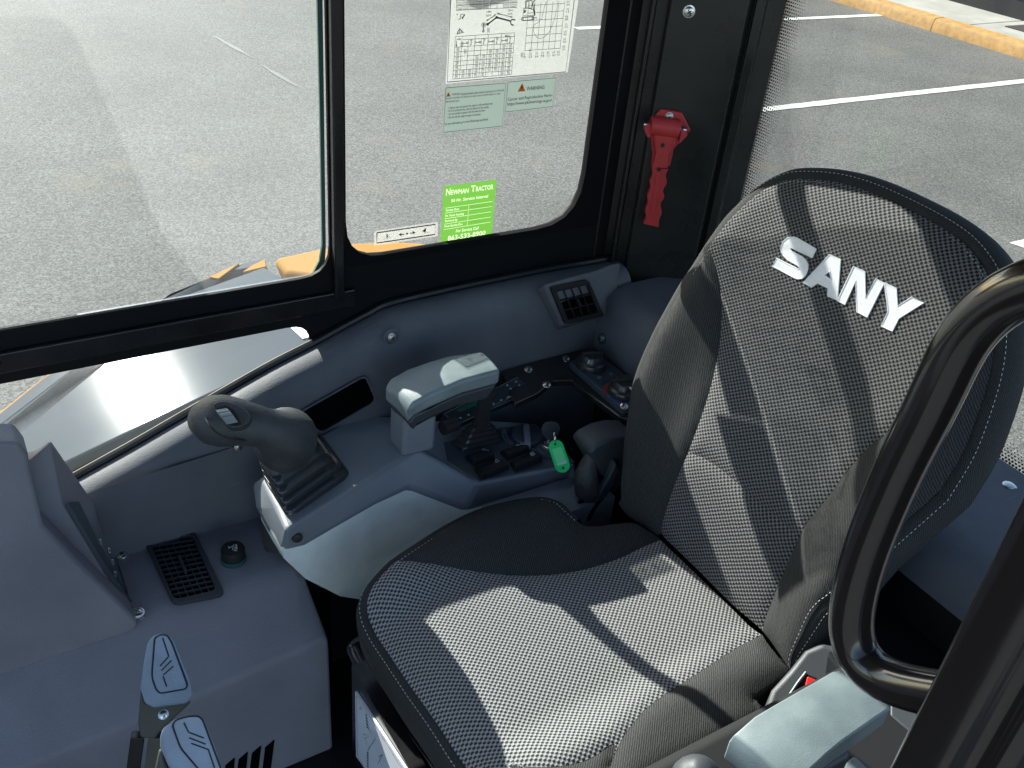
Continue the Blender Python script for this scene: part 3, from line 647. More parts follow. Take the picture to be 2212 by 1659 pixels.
MB().prism([hp(x, y, .021) for x, y in [(235, 400), (490, 440), (485, 480), (400, 605), (275, 590)]], pn*.0015).go('neck_plate', 'red', hm, bevel=.0006)
MB().prism([hp(x, y, .0212) for x, y in [(270, 840), (320, 850), (235, 1475), (175, 1465)]], pn*.0012).go('grip_rib', 'red', hm, bevel=.0006)
a_ = hp(185, 285, .016); b_ = hp(548, 335, .016); ax = (b_-a_).normalized()
MB().tube([a_-ax*.001, a_, b_, b_+ax*.001], [.013, .0145, .0145, .013], 20).go('roller', 'red', hm, smooth=True)
MB().tube([a_-ax*.012, b_+ax*.012], .005, 12).go('pin', 'chrome', hm, smooth=True)
for q_ in ([(75, 285), (160, 215), (172, 250), (165, 395), (140, 412), (122, 405)], [(590, 298), (655, 375), (545, 495), (540, 470), (562, 310)]):
    MB().prism([hp(x, y, .009) for x, y in q_], pn*.016).go('hammer_point', 'red', hm, bevel=.002)
for x, y, l_ in ((340, 552, .0226), (293, 872, .0224)): MB().lathe(hp(x, y, l_), pn, [(.0035, 0), (.0035, .0004), (0, .0004)], 12).go('hole', 'black_print', hm)
screw(hp(428, 175, .006), pn, .006, hm, 'steel')

# ================================================================== WINDOW STICKERS (inside face of the rear side pane)
GY = 1.1935
def st(k, x, y, l=0): return ony((k, x, y), GY-l)
class Print(MB):
    def __init__(s, k, l=.0006): super().__init__(); s.k = k; s.l = l
    def P(s, x, y): return st(s.k, x, y, s.l)
    def ln(s, pts, wd=.0007): s.quadstrip([s.P(*p) for p in pts], wd, (0, 1, 0)); return s
    def poly(s, pts): n = len(pts); s.add([s.P(*p) for p in pts], [tuple(range(n))]); return s
    def circ(s, x, y, r, wd=None, n=20):
        q = [(x+r*math.cos(2*math.pi*i/n), y+r*math.sin(2*math.pi*i/n)) for i in range(n+1)]
        return s.ln(q, wd) if wd else s.poly(q[:-1])
    def tx(s, t, x0, y0, x1, y1, h, lean=0): s.text(t, s.P(x0, y0), s.P(x1, y1), s.P(x0+lean, y0-h)); return s
def sticker(name, k, quad, m, lab, cat, r=.002):
    o = thing(name, st(k, *quad[2]), lab, cat)
    MB().prism(round_poly([st(k, *q) for q in quad], r), (0, -.0004, 0)).go('film', m, o); return o
# load chart
cx0, cx1 = 640, 2055
tl = st('T', 690, 0); trr = st('T', 2145, 0); upv = Vector((0, 0, .16))
bl = st('T', 625, 985); brr = st('T', 2062, 850)
ch = thing('load_chart', bl, 'large white load chart sticker with tables at the top of the side window', 'sticker')
MB().prism([bl, brr, brr+Vector((.012, 0, .33)), bl+Vector((.004, 0, .33))], (0, -.0004, 0)).go('film', 'decal_white', ch)
P = Print('T')
P.ln([(688, -400), (688, 0), (648, 965), (2040, 845), (2140, 0), (2180, -330)], .0012)
bilT = lambda s, t: (742+(-30)*t+(700-10*t)*s, 430+500*t-(45+9*t)*s)
rowsT = [0, .085, .25, .365, .475, .585, .69, .795, .90, 1.0]
for t in rowsT: P.ln([bilT(0.0 if t != .085 else .12, t), bilT(1, t)], .0006)
for i, s_ in enumerate([0, .115, .225, .335, .445, .555, .665, .775, .885, 1.0]): P.ln([bilT(s_, 0 if i in (0, 1, 3, 5, 7, 9) else .085), bilT(s_, 1)], .0006)
for r_ in range(2, 9):
    for c_ in range(9):
        if c_ in (1, 2) and r_ < 7 or (r_ < 4 and c_ in (3, 4)) or (r_ < 3 and c_ in (5, 6)) or (r_ == 8 and c_ in (5, 6)): continue
        x, y = bilT(.02+c_*.111, (rowsT[r_]+rowsT[r_+1])/2-.01); x2, y2 = bilT(.09+c_*.111, (rowsT[r_]+rowsT[r_+1])/2-.01)
        tt = '%d' % random.randint(600, 1990); P.tx(tt, x+8, y, x2-6, y2, 20); P.tx('%d' % random.randint(1200, 3990), x+8, y+22, x2-6, y2+22, 20)
P.tx('MAX', 1328, 440, 1384, 434, 30)
for s_ in (.12, .335, .555, .775):
    x, y = bilT(s_, .17); P.ln([(x+15, y), (x+60, y-4)], .0009); P.circ(x+62, y-4, 10, .0008, 8); P.ln([(x+15, y), (x+5, y-14)], .0008); P.ln([(x+15, y), (x+5, y+14)], .0008)
    x, y = bilT(s_+.15, .17); P.ln([(x, y+30), (x+4, y-25)], .0009); P.circ(x+5, y-32, 10, .0008, 8); P.ln([(x, y+30), (x-10, y+20)], .0008)
P.ln([(755, 462), (795, 458)], .0009); P.poly([(790, 445), (790, 474), (808, 457)]); P.ln([(755, 478), (753, 530)], .0009); P.poly([(742, 526), (766, 526), (753, 552)])
bilU = lambda s, t: (765+710*s-10*t, -330+452*t-(35)*s)
for t in (0, .2, .4, .6, .75, .875, 1): P.ln([bilU(0, t), bilU(1, t)], .0006)
for s_ in (0, .11, .225, .335, .45, .565, .67, .78, .89, 1): P.ln([bilU(s_, 0), bilU(s_, 1)], .0006)
for t in (.80, .92):
    for c_ in range(9):
        if t > .9 and c_ in (5, 6): continue
        x, y = bilU(.015+c_*.111, t+.02); x2, y2 = bilU(.095+c_*.111, t+.02); P.tx('%d' % random.randint(500, 1900), x, y, x2, y2, 18); P.tx('%d' % random.randint(1200, 3900), x, y+24, x2, y2+24, 18)
for (x, y) in ((1122, 285), (1228, 205)): P.circ(x, y, 17)
P.ln([(1122, 285), (1228, 205), (1390, 247)], .0022); P.ln([(1448, 235), (1405, 228), (1390, 262), (1400, 288), (1428, 298)], .0018)
P.ln([(1115, 240), (1215, 175)], .0009); P.poly([(1105, 247), (1120, 222), (1132, 243)]); P.poly([(1213, 170), (1190, 178), (1202, 196)])
P.ln([(1245, 160), (1415, 203)], .0009); P.poly([(1240, 158), (1266, 150), (1260, 178)]); P.poly([(1418, 205), (1395, 188), (1390, 210)])
P.ln([(1208, 160), (1214, 180)], .0009); P.ln([(1243, 145), (1237, 172)], .0009)
P.tx('1.40m', 1108, 152, 1165, 148, 26); P.tx('4.59 ft', 1104, 197, 1163, 192, 26); P.tx('2.54 m', 1358, 136, 1420, 131, 26); P.tx('8.33 ft', 1358, 178, 1412, 173, 26)
P.circ(1076, 292, 24, .0008); P.poly([(1060, 292), (1076, 272), (1092, 292), (1084, 292), (1084, 306), (1068, 306), (1068, 292)])
P.ln([(1074, 318), (1070, 345), (1082, 360), (1072, 378), (1058, 362)], .0016)
P.tx('*', 757, 200, 774, 198, 40); P.ln([(775, 225), (800, 224), (806, 168), (835, 165)], .001); P.ln([(820, 220), (850, 175)], .0014); P.circ(846, 178, 8, .0008, 8); P.circ(828, 208, 9, .0008, 8)
P.ln([(760, 400), (795, 330), (800, 345), (785, 395), (760, 400)], .0012); P.ln([(800, 345), (845, 385), (785, 388)], .0012); P.ln([(812, 360), (822, 385)], .001)
gxs = [1560, 1632, 1702, 1770, 1838, 1905, 1973]
for i in range(8):
    y_ = 595-i*88; P.ln([(1560+i*6, y_), (1973+i*8.5, y_-28)], .0006)
for i, x in enumerate(gxs): P.ln([(x, 595-i*4.7), (x+45+i*2, 595-i*4.7-560)], .0006)
P.ln(smooth_curve([(1840, -60, 0), (1800, 40, 0), (1780, 160, 0), (1740, 240, 0), (1665, 292, 0)], 5), .0006) if False else P.ln([(1850, -20), (1800, 45), (1778, 130), (1760, 210), (1715, 265), (1665, 292)], .0006)
P.ln([(1665, 292), (1655, 340), (1672, 400), (1705, 442), (1745, 453), (1790, 435), (1850, 370), (1900, 250), (1935, 110), (1942, 40), (1930, -60)], .0006)
P.poly([(1612, 580), (1612, 606), (1634, 592)])
for i, (t1, t2) in enumerate((('0', '0'), ('1.0', '3.3'), ('2.0', '6.6'), ('3.0', '9.8'), ('4.0', '13.1'), ('5.0', '16.4'), ('6.0', '19.7'))):
    x = (1550, 1610, 1682, 1752, 1820, 1886, 1940)[i]; y = 648-i*4.5; w_ = 12 if i == 0 else 28; P.tx(t1, x, y, x+w_, y-2, 26); P.tx(t2, x-4, y+36, x+w_+4, y+34, 26)
for i, (t1, t2) in enumerate((('2.0', '6.6'), ('1.0', '3.3'), ('0', '0'), ('-1.0', '-3.3'), ('-2.0', '-6.6'), ('-3.0', '-9.8'), ('-4.0', '-13.1'))):
    x = 2052-i*9; y = 32+i*88; P.tx(t1, x, y, x+32, y-2, 24); P.tx(t2, x-2, y+32, x+34, y+30, 24)
# little excavator
P.ln([(1570, 10), (1645, 8), (1640, 95), (1565, 95), (1570, 10)], .0014); P.ln([(1580, 20), (1610, 20), (1610, 85), (1578, 85), (1580, 20)], .0007); P.ln([(1545, 100), (1600, 95), (1670, 120), (1672, 182), (1535, 188), (1545, 100)], .0009)
P.poly([(1550, 118), (1575, 118), (1565, 152), (1545, 152)]); P.ln([(1530, 205), (1655, 196), (1668, 210), (1660, 232), (1535, 242), (1518, 226), (1530, 205)], .0012); P.circ(1532, 222, 11, .0009, 10); P.circ(1650, 214, 10, .0009, 10)
P.ln([(1650, 40), (1672, 180)], .0014); P.ln([(1650, 40), (1690, -15), (1740, -45)], .0014); P.ln([(1668, 40), (1680, 180)], .0009); P.ln([(1672, 212), (1700, 205), (1690, 228)], .0009)
for x, y in ((1512, 640), (1805 - 1000, 520), (845, 600), (1118, 350)): P.tx('[m]', x, y, x+28, y-2, 24); P.tx('[ft]', x, y+28, x+28, y+26, 24)
P.go('printing', 'black_print', ch)
# exhaust warning
ex = sticker('warning_sticker', 'T', [(612, 1022), (1345, 965), (1302, 1490), (592, 1568)], 'decal_pale', 'pale green exhaust warning sticker with bullet lines, on the side window', 'sticker')
P = Print('T'); P.ln([(632, 1033), (1334, 977), (1292, 1481), (604, 1555), (632, 1033)], .0007)
for t, x0, y0, x1, y1, h in (('WARNING :', 702, 1122, 808, 1113, 24), ('Breathing diesel engine exhaust exposes you to chemicals', 814, 1117, 1316, 1068, 24), ('known to the State of California to cause cancer and birth defects or other', 632, 1168, 1274, 1108, 24), ('reproductive harm.', 630, 1206, 792, 1192, 24),
                             ('Always start and operate the engine in well-ventilated area.', 676, 1280, 1184, 1226, 26), ('If in an enclosed area, vent the exhaust to the outside.', 672, 1314, 1138, 1268, 26), ('Do not modify or tamper with the exhaust system.', 670, 1354, 1096, 1306, 26), ('Do not idle the engine except as necessary.', 668, 1392, 1042, 1352, 26), ('For more information go to www.P65warnings.ca.gov/diesel.', 616, 1472, 1130, 1412, 28)): P.tx(t, x0, y0, x1, y1, h)
for x, y in ((662, 1268), (660, 1306), (658, 1344), (656, 1382)): P.circ(x, y, 5, None, 8)
P.go('printing', 'black_print', ex)
P = Print('T'); P.poly([(660, 1080), (688, 1132), (634, 1138)]); P.go('warning_triangle', 'orange', ex); P = Print('T', .0009); P.ln([(661, 1098), (661, 1118)], .0011); P.circ(661, 1126, 3, None, 8); P.go('printing', 'black_print', ex)
wn = sticker('warning_sticker', 'T', [(1352, 955), (1932, 905), (1893, 1262), (1322, 1325)], 'decal_pale', 'small pale green sticker headed WARNING with orange triangle, below the load chart', 'sticker')
P = Print('T'); P.ln([(1362, 965), (1922, 915), (1884, 1252), (1332, 1315), (1362, 965)], .0007)
for t, x0, y0, x1, y1, h in (('WARNING', 1578, 1063, 1790, 1044, 42), ('Cancer and Reproductive Harm-', 1358, 1186, 1884, 1132, 36), ('https://www.p65warnings.ca.gov/.', 1354, 1242, 1884, 1190, 36)): P.tx(t, x0, y0, x1, y1, h)
P.go('printing', 'black_print', wn)
P = Print('T'); P.poly([(1528, 975), (1566, 1070), (1474, 1078)]); P.go('warning_triangle', 'orange', wn); P = Print('T', .0009); P.ln([(1526, 1002), (1524, 1040)], .0016); P.circ(1523, 1056, 5, None, 8); P.go('printing', 'black_print', wn)
# green service sticker
def glyph_loops(st_):
    cu = bpy.data.curves.new('t', 'FONT'); cu.body = st_; cu.size = 1; cu.resolution_u = 2; cu.offset = .018; cu.fill_mode = 'NONE' if False else cu.fill_mode
    o = bpy.data.objects.new('t', cu); COL.objects.link(o); bpy.context.view_layer.update()
    me = bpy.data.meshes.new_from_object(o.evaluated_get(bpy.context.evaluated_depsgraph_get()))
    cnt = {}
    for p in me.polygons:
        for e in p.edge_keys: cnt[e] = cnt.get(e, 0)+1
    nx_ = {}
    for a, b in [e for e, c_ in cnt.items() if c_ == 1]: nx_.setdefault(a, []).append(b); nx_.setdefault(b, []).append(a)
    V = [tuple(v.co) for v in me.vertices]; seen = set(); loops = []
    for s0_ in nx_:
        if s0_ in seen: continue
        l = [s0_]; seen.add(s0_); cur = s0_
        while True:
            nn_ = [q for q in nx_[cur] if q not in seen]
            if not nn_: break
            cur = nn_[0]; seen.add(cur); l.append(cur)
        if len(l) > 2: loops.append([V[q] for q in l])
    bpy.data.objects.remove(o); bpy.data.curves.remove(cu); bpy.data.meshes.remove(me); return loops
gq = [(1170, 148), (1918, 52), (1845, 850), (1120, 968)]
gs = thing('service_sticker', st('V', *gq[2]), 'bright green service reminder sticker at the bottom of the side window', 'sticker')
cuts = []
def cut_text(t, x0, y0, x1, y1, h, lean=6):
    a, b, c = st('V', x0, y0), st('V', x1, y1), st('V', x0+lean, y0-h); L_ = glyph_loops(t)
    xs = [p[0] for l in L_ for p in l]; w0, w1 = min(xs), max(xs)
    for l in L_: cuts.append([a+(b-a)*((p[0]-w0)/(w1-w0))+(c-a)*(p[1]/.69) for p in l])
for a_ in (('N', 1200, 280, 1262, 272, 92), ('EWMAN', 1272, 270, 1518, 240, 66), ('T', 1552, 230, 1614, 222, 88), ('RACTOR', 1622, 222, 1868, 188, 66), ('50 Hr. Service Interval', 1272, 376, 1792, 306, 42), ('Service Date', 1196, 505, 1384, 482, 30), ('Hr. Meter Reading', 1190, 583, 1452, 550, 30), ('Serviced By', 1184, 655, 1362, 634, 30), ('Next Service Due', 1178, 730, 1432, 694, 30), ('For Service Call', 1340, 800, 1656, 756, 40), ('863-533-8900', 1224, 918, 1756, 836, 66)): cut_text(*a_)
for x0, y0, x1, y1 in ((1190, 458, 1856, 362), (1184, 530, 1848, 434), (1178, 608, 1840, 508), (1172, 684, 1834, 582), (1168, 760, 1826, 654)): cuts.append([st('V', x0, y0-2), st('V', x1, y1-2), st('V', x1, y1+3), st('V', x0, y0+3)])
for x0, y0, y1 in ((1524, 418, 476), (1518, 490, 552), (1512, 566, 628), (1506, 642, 702)): cuts.append([st('V', x0-2, y0), st('V', x0+2, y0), st('V', x0-2, y1), st('V', x0-6, y1)])
lp2 = [round_poly([st('V', *q) for q in gq], .003)]+cuts
pv_, pe_ = [], []
for l in lp2:
    k0 = len(pv_); pv_ += [Vector((p.x*1000, p.z*1000)) for p in l]; pe_ += [(k0+i, k0+(i+1) % len(l)) for i in range(len(l))]
cdt = geometry.delaunay_2d_cdt(pv_, pe_, [], 0, 1e-4)
cv = np.array([(v.x, v.y) for v in cdt[0]]); ct = np.array([tuple(t) for t in cdt[2]]); cm = cv[ct].mean(1)
par = np.zeros(len(ct), int)
for l in cuts:
    q = np.array([(p.x*1000, p.z*1000) for p in l]); lo = q.min(0); hi = q.max(0)
    sel = np.where(((cm > lo) & (cm < hi)).all(1))[0]
    if not len(sel): continue
    r_ = np.roll(q, -1, 0); X_, Y_ = cm[sel, 0][:, None], cm[sel, 1][:, None]
    cr = ((q[:, 1] > Y_) != (r_[:, 1] > Y_)) & (X_ < (r_[:, 0]-q[:, 0])*(Y_-q[:, 1])/(r_[:, 1]-q[:, 1]+1e-12)+q[:, 0])
    par[sel] += cr.sum(1) % 2
fv = [Vector((x/1000, GY, y/1000)) for x, y in cv]
for nm_, m_, want in (('film', 'decal_green', 0), ('printing', 'decal_print', 1)):
    ts = [tuple(int(k) for k in t) for t, p_ in zip(ct, par) if p_ % 2 == want]
    us = sorted({k for t in ts for k in t}); mp_ = {k: i for i, k in enumerate(us)}
    obj(nm_, [fv[k] for k in us], [tuple(mp_[k] for k in t) for t in ts], m_, gs)
P = Print('V')
for x in range(1540, 1780, 22): P.ln([(x, 460+random.uniform(-12, 12)-(x-1540)*.13), (x+12, 440+random.uniform(-16, 14)-(x-1540)*.13)], .0004); P.ln([(x, 668+random.uniform(-12, 12)-(x-1540)*.13), (x+10, 650+random.uniform(-16, 14)-(x-1540)*.13)], .0004)
tag(P.go('handwriting', mat('faded_ink', (.05, .22, .05), .6), gs), kind='stuff')
# slide direction sticker
sd_ = sticker('slide_sticker', 'V', [(190, 780), (1090, 648), (1085, 855), (184, 990)], 'decal_clear', 'narrow clear sticker with sideways arrows showing how the window slides', 'sticker', .003)
MB().prism([st('V', *q, .0005) for q in [(222, 798), (1058, 678), (1050, 834), (220, 958)]], (0, -.0002, 0)).go('panel', 'decal_white', sd_)
P = Print('V', .001)
P.ln([(228, 806), (1052, 686), (1044, 828), (226, 950), (228, 806)], .0018)
P.poly([(530, 834), (580, 802), (568, 824), (612, 818), (612, 832), (570, 838), (580, 856)]); P.poly([(772, 800), (722, 776), (736, 800), (694, 806), (694, 820), (738, 812), (728, 832)]); P.circ(653, 818, 14)
P.poly([(362, 816), (386, 862), (362, 892)]); P.ln([(366, 818), (418, 876), (362, 894)], .0006); P.ln([(318, 894), (342, 892)], .0009)
P.poly([(922, 736), (908, 812), (896, 790), (866, 786)]); P.ln([(922, 736), (866, 786), (908, 812), (922, 736)], .0006); P.ln([(930, 804), (952, 802)], .0009)
P.go('printing', 'black_print', sd_)

# ================================================================== DASH COLUMN
ds = thing('dash_column', (.1, 1.0, .9), 'slate plastic front side console with round-cornered air vent and slotted lower face', 'dashboard')
def dring(x, zc, k=0): return [Vector((x, y, z)) for y, z in ((1.14, 1.2-k), (1.0, 1.2-k), (.985, 1.197-k), (.972, 1.188-k), (.895, zc+.006), (.889, zc), (.887, zc-.012), (.884, 1.03), (.88, .9), (1.14, .9))]
MB().rings([dring(-.7, 1.072), dring(-.2, 1.10), dring(.10, 1.1165), dring(.30, 1.1355), dring(.325, 1.1375, .002), dring(.338, 1.135, .012)]).go('body', 'dash', ds, smooth=True, angle=26, bevel=.006)
DZ = 1.2
vq = lambda *p: [onz(('I', *q), DZ+.001) for q in p]
vent('air_vent', vq((893, 243), (1212, 192), (1408, 592), (1082, 656)), vq((935, 262), (1195, 222), (1352, 565), (1090, 625)), 6, 12, ds, 'vent_plastic', rr=.013)
# cigarette socket cap
pl = thing('socket_cap', onz(('I', 1455, 375), DZ), 'black round cap of the 12V socket with a green ring, beside the dash vent', 'socket')
c = onz(('I', 1457, 360), DZ)
MB().lathe(c, (0, 0, 1), [(.0185, -.002), (.0185, .004), (.017, .0045), (.0165, .005)], 28).go('collar', 'panel_dark', pl, smooth=True, angle=30)
MB().lathe(c, (0, 0, 1), [(.0178, .0045), (.0178, .0065)], 28).go('ring', mat('green_ring', (.0, .16, .08), .3), pl)
MB().lathe(c, (0, 0, 1), [(.0165, .006), (.0168, .020), (.0158, .0225), (.013, .0235), (.0, .0235)], 28).go('cap', 'black_matte', pl, smooth=True, angle=30)
zz = DZ+.0241; f = lambda x, y: onz(('I', x, y), zz)
mb = MB(); mb.text('12V', f(1478, 305), f(1482, 262), f(1460, 305)); mb.quadstrip([f(1450, 300), f(1472, 297), f(1475, 265), f(1455, 268), f(1450, 300)], .0008, (0, 0, 1)); mb.quadstrip([f(1422, 282), f(1436, 284), f(1450, 275)], .0012, (0, 0, 1)); mb.quadstrip([f(1425, 276), f(1430, 290)], .0012, (0, 0, 1)); mb.go('printing', 'white_print', pl)
# bracket plate with two screws
MB().prism([onz(('I', *q), DZ+.003) for q in [(705, 285), (792, 292), (905, 712), (880, 730), (840, 712)]], (0, 0, -.004)).go('bracket', 'dash', ds, bevel=.0015)
for q in ((762, 333), (858, 693)): screw(onz(('I', *q), DZ+.004), (0, -.1, 1), .0072, ds)
# seam between dash and side trim
MB().quadstrip([onz(('I', *q), DZ+.0008) for q in [(745, 240), (1000, 200), (1300, 132), (1480, 92), (1600, 96)]], .002, (0, 0, 1)).go('seam', 'dark_line', ds)
# slots low in the face
for (x0, y0), (x1, y1) in (((1185, 1585), (1165, 1800)), ((1332, 1520), (1305, 1800)), ((1482, 1450), (1440, 1800)), ((1632, 1385), (1580, 1800))):
    t0 = ony(('X', x0, y0), .8795); t1 = ony(('X', x1, y1), .8795); MB().prism([t0+Vector((-.0068, 0, -.007)), t0+Vector((.0068, 0, .002)), t1+Vector((.0068, 0, 0)), t1+Vector((-.0068, 0, 0))], (0, .008, 0)).go('slot', 'deep_black' and bpy.data.materials['deep_black'], ds)
# monitor column
mo = thing('monitor_housing', (.05, 1.05, 1.2), 'slate monitor hood standing at the front end of the dash', 'monitor')
ny = .978
npt = [Vector((-.7, ny, 1.535)), ony(('O', 0, 957), ny), ony(('O', 42, 958), ny), ony(('O', 62, 985), ny), ony(('O', 66, 1015), ny), ony(('O', 94, 1136), ny), ony(('I', 500, 385), ny), ony(('O', 300, 1343), ny), Vector((.10, .972, 1.188)), Vector((-.7, .972, 1.18))]
far = [p+Vector((0, .045, 0)) for p in npt]
MB().hull2(npt, far).go('near_cheek', 'dash', mo, smooth=True, bevel=.009, seg=4)
y1_, y2_ = 1.012, 1.092
nl = [ony(c, y1_) for c in (('E', 200, 1172), ('E', 335, 1058), ('E', 415, 1470), ('I', 690, 510), ('I', 872, 700), ('I', 860, 740))]
fl = [ony(c, y2_) for c in (('E', 235, 1110), ('E', 333, 1046), ('O', 203, 1085), ('O', 225, 1163), ('O', 270, 1308), ('O', 290, 1335))]
cl = lambda P: P+[Vector((-.5, P[0].y, P[-1].z)), Vector((-.5, P[0].y, P[0].z))]
MB().hull2(cl(nl), cl(fl)).go('screen_hood', 'dash', mo, smooth=True, angle=25, bevel=.003)
n2 = [nl[2], nl[3], nl[4]]; f2_ = [fl[2], fl[3], fl[4]]
sc = [nl[2]*.94+fl[2]*.06, nl[3]*.96+fl[3]*.04, nl[4]*.96+fl[4]*.04, nl[4]*.62+fl[4]*.38, nl[3]*.66+fl[3]*.34, nl[2]*.6+fl[2]*.4]
off = Vector((.004, -.0015, .003))
MB().prism([p+off for p in sc], Vector((-.004, 0, -.003))).go('button_strip', 'panel_dark', mo)
mb = MB()
for x, y in ((600, 265), (655, 318), (677, 390), (693, 465), (713, 540)):
    mb.quadstrip([ony(('I', x+a_, y+b_), 1.02)+off*1.3 for a_, b_ in ((-6, -16), (6, -12), (8, 14), (-2, 12), (-6, -16))], .0009, (1, -.4, .4))
mb.go('symbols', 'white_print', mo)

# ================================================================== RIGHT CONSOLE
cs = thing('control_console', (.6, 1.0, 1.0), 'slate seat-side console with joystick pod, switches and light grey lower fascia', 'control console')
O = lambda u, v: ('O', u, v)
z_ = onz; y_ = ony
TZ0 = 1.333
A0, A1, A2 = z_(O(566, 1026), TZ0), z_(O(600, 1100), TZ0), z_(O(618, 1147), TZ0)
A3, A4, A5 = z_(O(761, 1058), TZ0), z_(O(858, 995), TZ0), z_(O(905, 970), TZ0)
D1 = z_(O(945, 905), TZ0); A6 = z_(O(776, 893), TZ0); A7 = z_(O(693, 938), TZ0)
N0, N4 = z_(O(545, 1043), 1.318), z_(O(552, 1093), 1.30)
B0 = z_(O(613, 1183), 1.29); B1 = z_(O(660, 1172), 1.29); B2 = z_(O(813, 1084), 1.296); B3 = z_(O(885, 1051), 1.296); B4 = z_(O(1007, 1098), 1.25); B5 = z_(O(1227, 1037), 1.25)
S0 = z_(O(962, 996), 1.292); S1 = z_(O(948, 947), 1.292); S2 = z_(O(1034, 1044), 1.292); S3 = z_(O(1248, 1003), 1.292); S4 = z_(O(1184, 938), 1.292); S5 = z_(O(1159, 912), 1.292); S6 = z_(O(1040, 905), 1.292)
vs = [A0, A1, A2, A3, A4, A5, D1, A6, A7, N0, N4, B0, B1, B2, B3, B4, B5, S0, S1, S2, S3, S4, S5, S6]
ix = {n: i for i, n in enumerate('A0 A1 A2 A3 A4 A5 D1 A6 A7 N0 N4 B0 B1 B2 B3 B4 B5 S0 S1 S2 S3 S4 S5 S6'.split())}
fc = ['A0 A1 A2 A3 A4 A5 D1 A6 A7', 'N0 N4 A1 A0', 'N4 B0 A2 A1', 'A2 B0 B1 A3', 'A3 B1 B2 A4', 'A4 B2 B3 A5', 'A5 B3 B4 S2', 'A5 S2 S0', 'A5 S0 S1 D1', 'S0 S2 S3 S4 S5 S6 S1', 'S2 B4 B5 S3', 'D1 S1 S6']
faces = [tuple(ix[k] for k in q.split()) for q in fc]
loop = 'N0 N4 B0 B1 B2 B3 B4 B5 S3 S4 S5 S6 D1 A6 A7 A0'.split(); k0 = len(vs)
for k in loop: p = vs[ix[k]]; vs.append(Vector((p.x+(.012 if k[0] == 'N' else 0), p.y+(.02 if k[0] in 'BN' else 0), p.z-.035 if k[0] in 'BN' else 1.2)))
for i, k in enumerate(loop): j = (i+1) % len(loop); faces.append((ix[k], ix[loop[j]], k0+j, k0+i))
faces.append(tuple(k0+i for i in range(len(loop))))
cb = obj('pod_cover', vs, faces, 'console', cs, smooth=True, bevel=.010, seg=4, angle=60)
screw(z_(('I', 1850, 216), 1.308)+Vector((0, -.002, 0)), (-.2, -1, .2), .0062, cs, 'black_print')
fcol = [((590, 1150), 1.293, 1170), ((613, 1183), 1.289, 1206), ((660, 1172), 1.289, 1250), ((735, 1129), 1.292, 1288), ((813, 1084), 1.295, 1300), ((885, 1051), 1.295, 1300), ((1007, 1098), 1.249, 1240), ((1120, 1067), 1.249, 1180), ((1227, 1037), 1.249, 1100)]
ftop = [z_(O(*q), z)+Vector((0, .004, 0)) for q, z, b in fcol]; fbot = [ony(O(q[0], b), p.y) for (q, z, b), p in zip(fcol, ftop)]
nf = len(fcol); fb2 = [p+Vector((0, .05, 0)) for p in ftop]; fb3 = [p+Vector((0, .05, 0)) for p in fbot]
fvs = ftop+fbot+fb2+fb3
ff = [(i, i+1, nf+i+1, nf+i) for i in range(nf-1)]+[(nf+i, nf+i+1, 3*nf+i+1, 3*nf+i) for i in range(nf-1)]+[(i, i+1, 2*nf+i+1, 2*nf+i) for i in range(nf-1)]+[(0, nf, 3*nf, 2*nf), (nf-1, 2*nf-1, 4*nf-1, 3*nf-1)]
obj('fascia', fvs, ff, 'fascia', cs, smooth=True, angle=40)
c = onp(('J', 160, 495), Vector((ftop[6].y-ftop[4].y, -(ftop[6].x-ftop[4].x), 0)), ftop[4])+Vector((0, -.0005, 0)); MB().lathe(c+Vector((0, .0002, 0)), (0, -1, 0), [(.0085, 0), (.0085, .0016), (.0068, .002), (.0062, .0004), (0, .0004)], 20).go('screw_cover', 'panel_dark', cs, smooth=True)
MB().prism([Vector((x, y, 1.2)) for x, y in ((.40, 1.04), (.82, 1.04), (.82, 1.12), (.40, 1.12))], (0, 0, -.3)).go('pedestal', 'black_matte', cs)
# switch deck inlay
dk = [z_(('G', *q), 1.2935) for q in [(470, 905), (500, 1045), (725, 1180), (1405, 1045), (1290, 930), (1190, 850), (1120, 778), (880, 800)]]
MB().prism(dk, (0, 0, -.004)).go('switch_plate', 'panel_dark', cs, bevel=.002)
SZ = 1.294
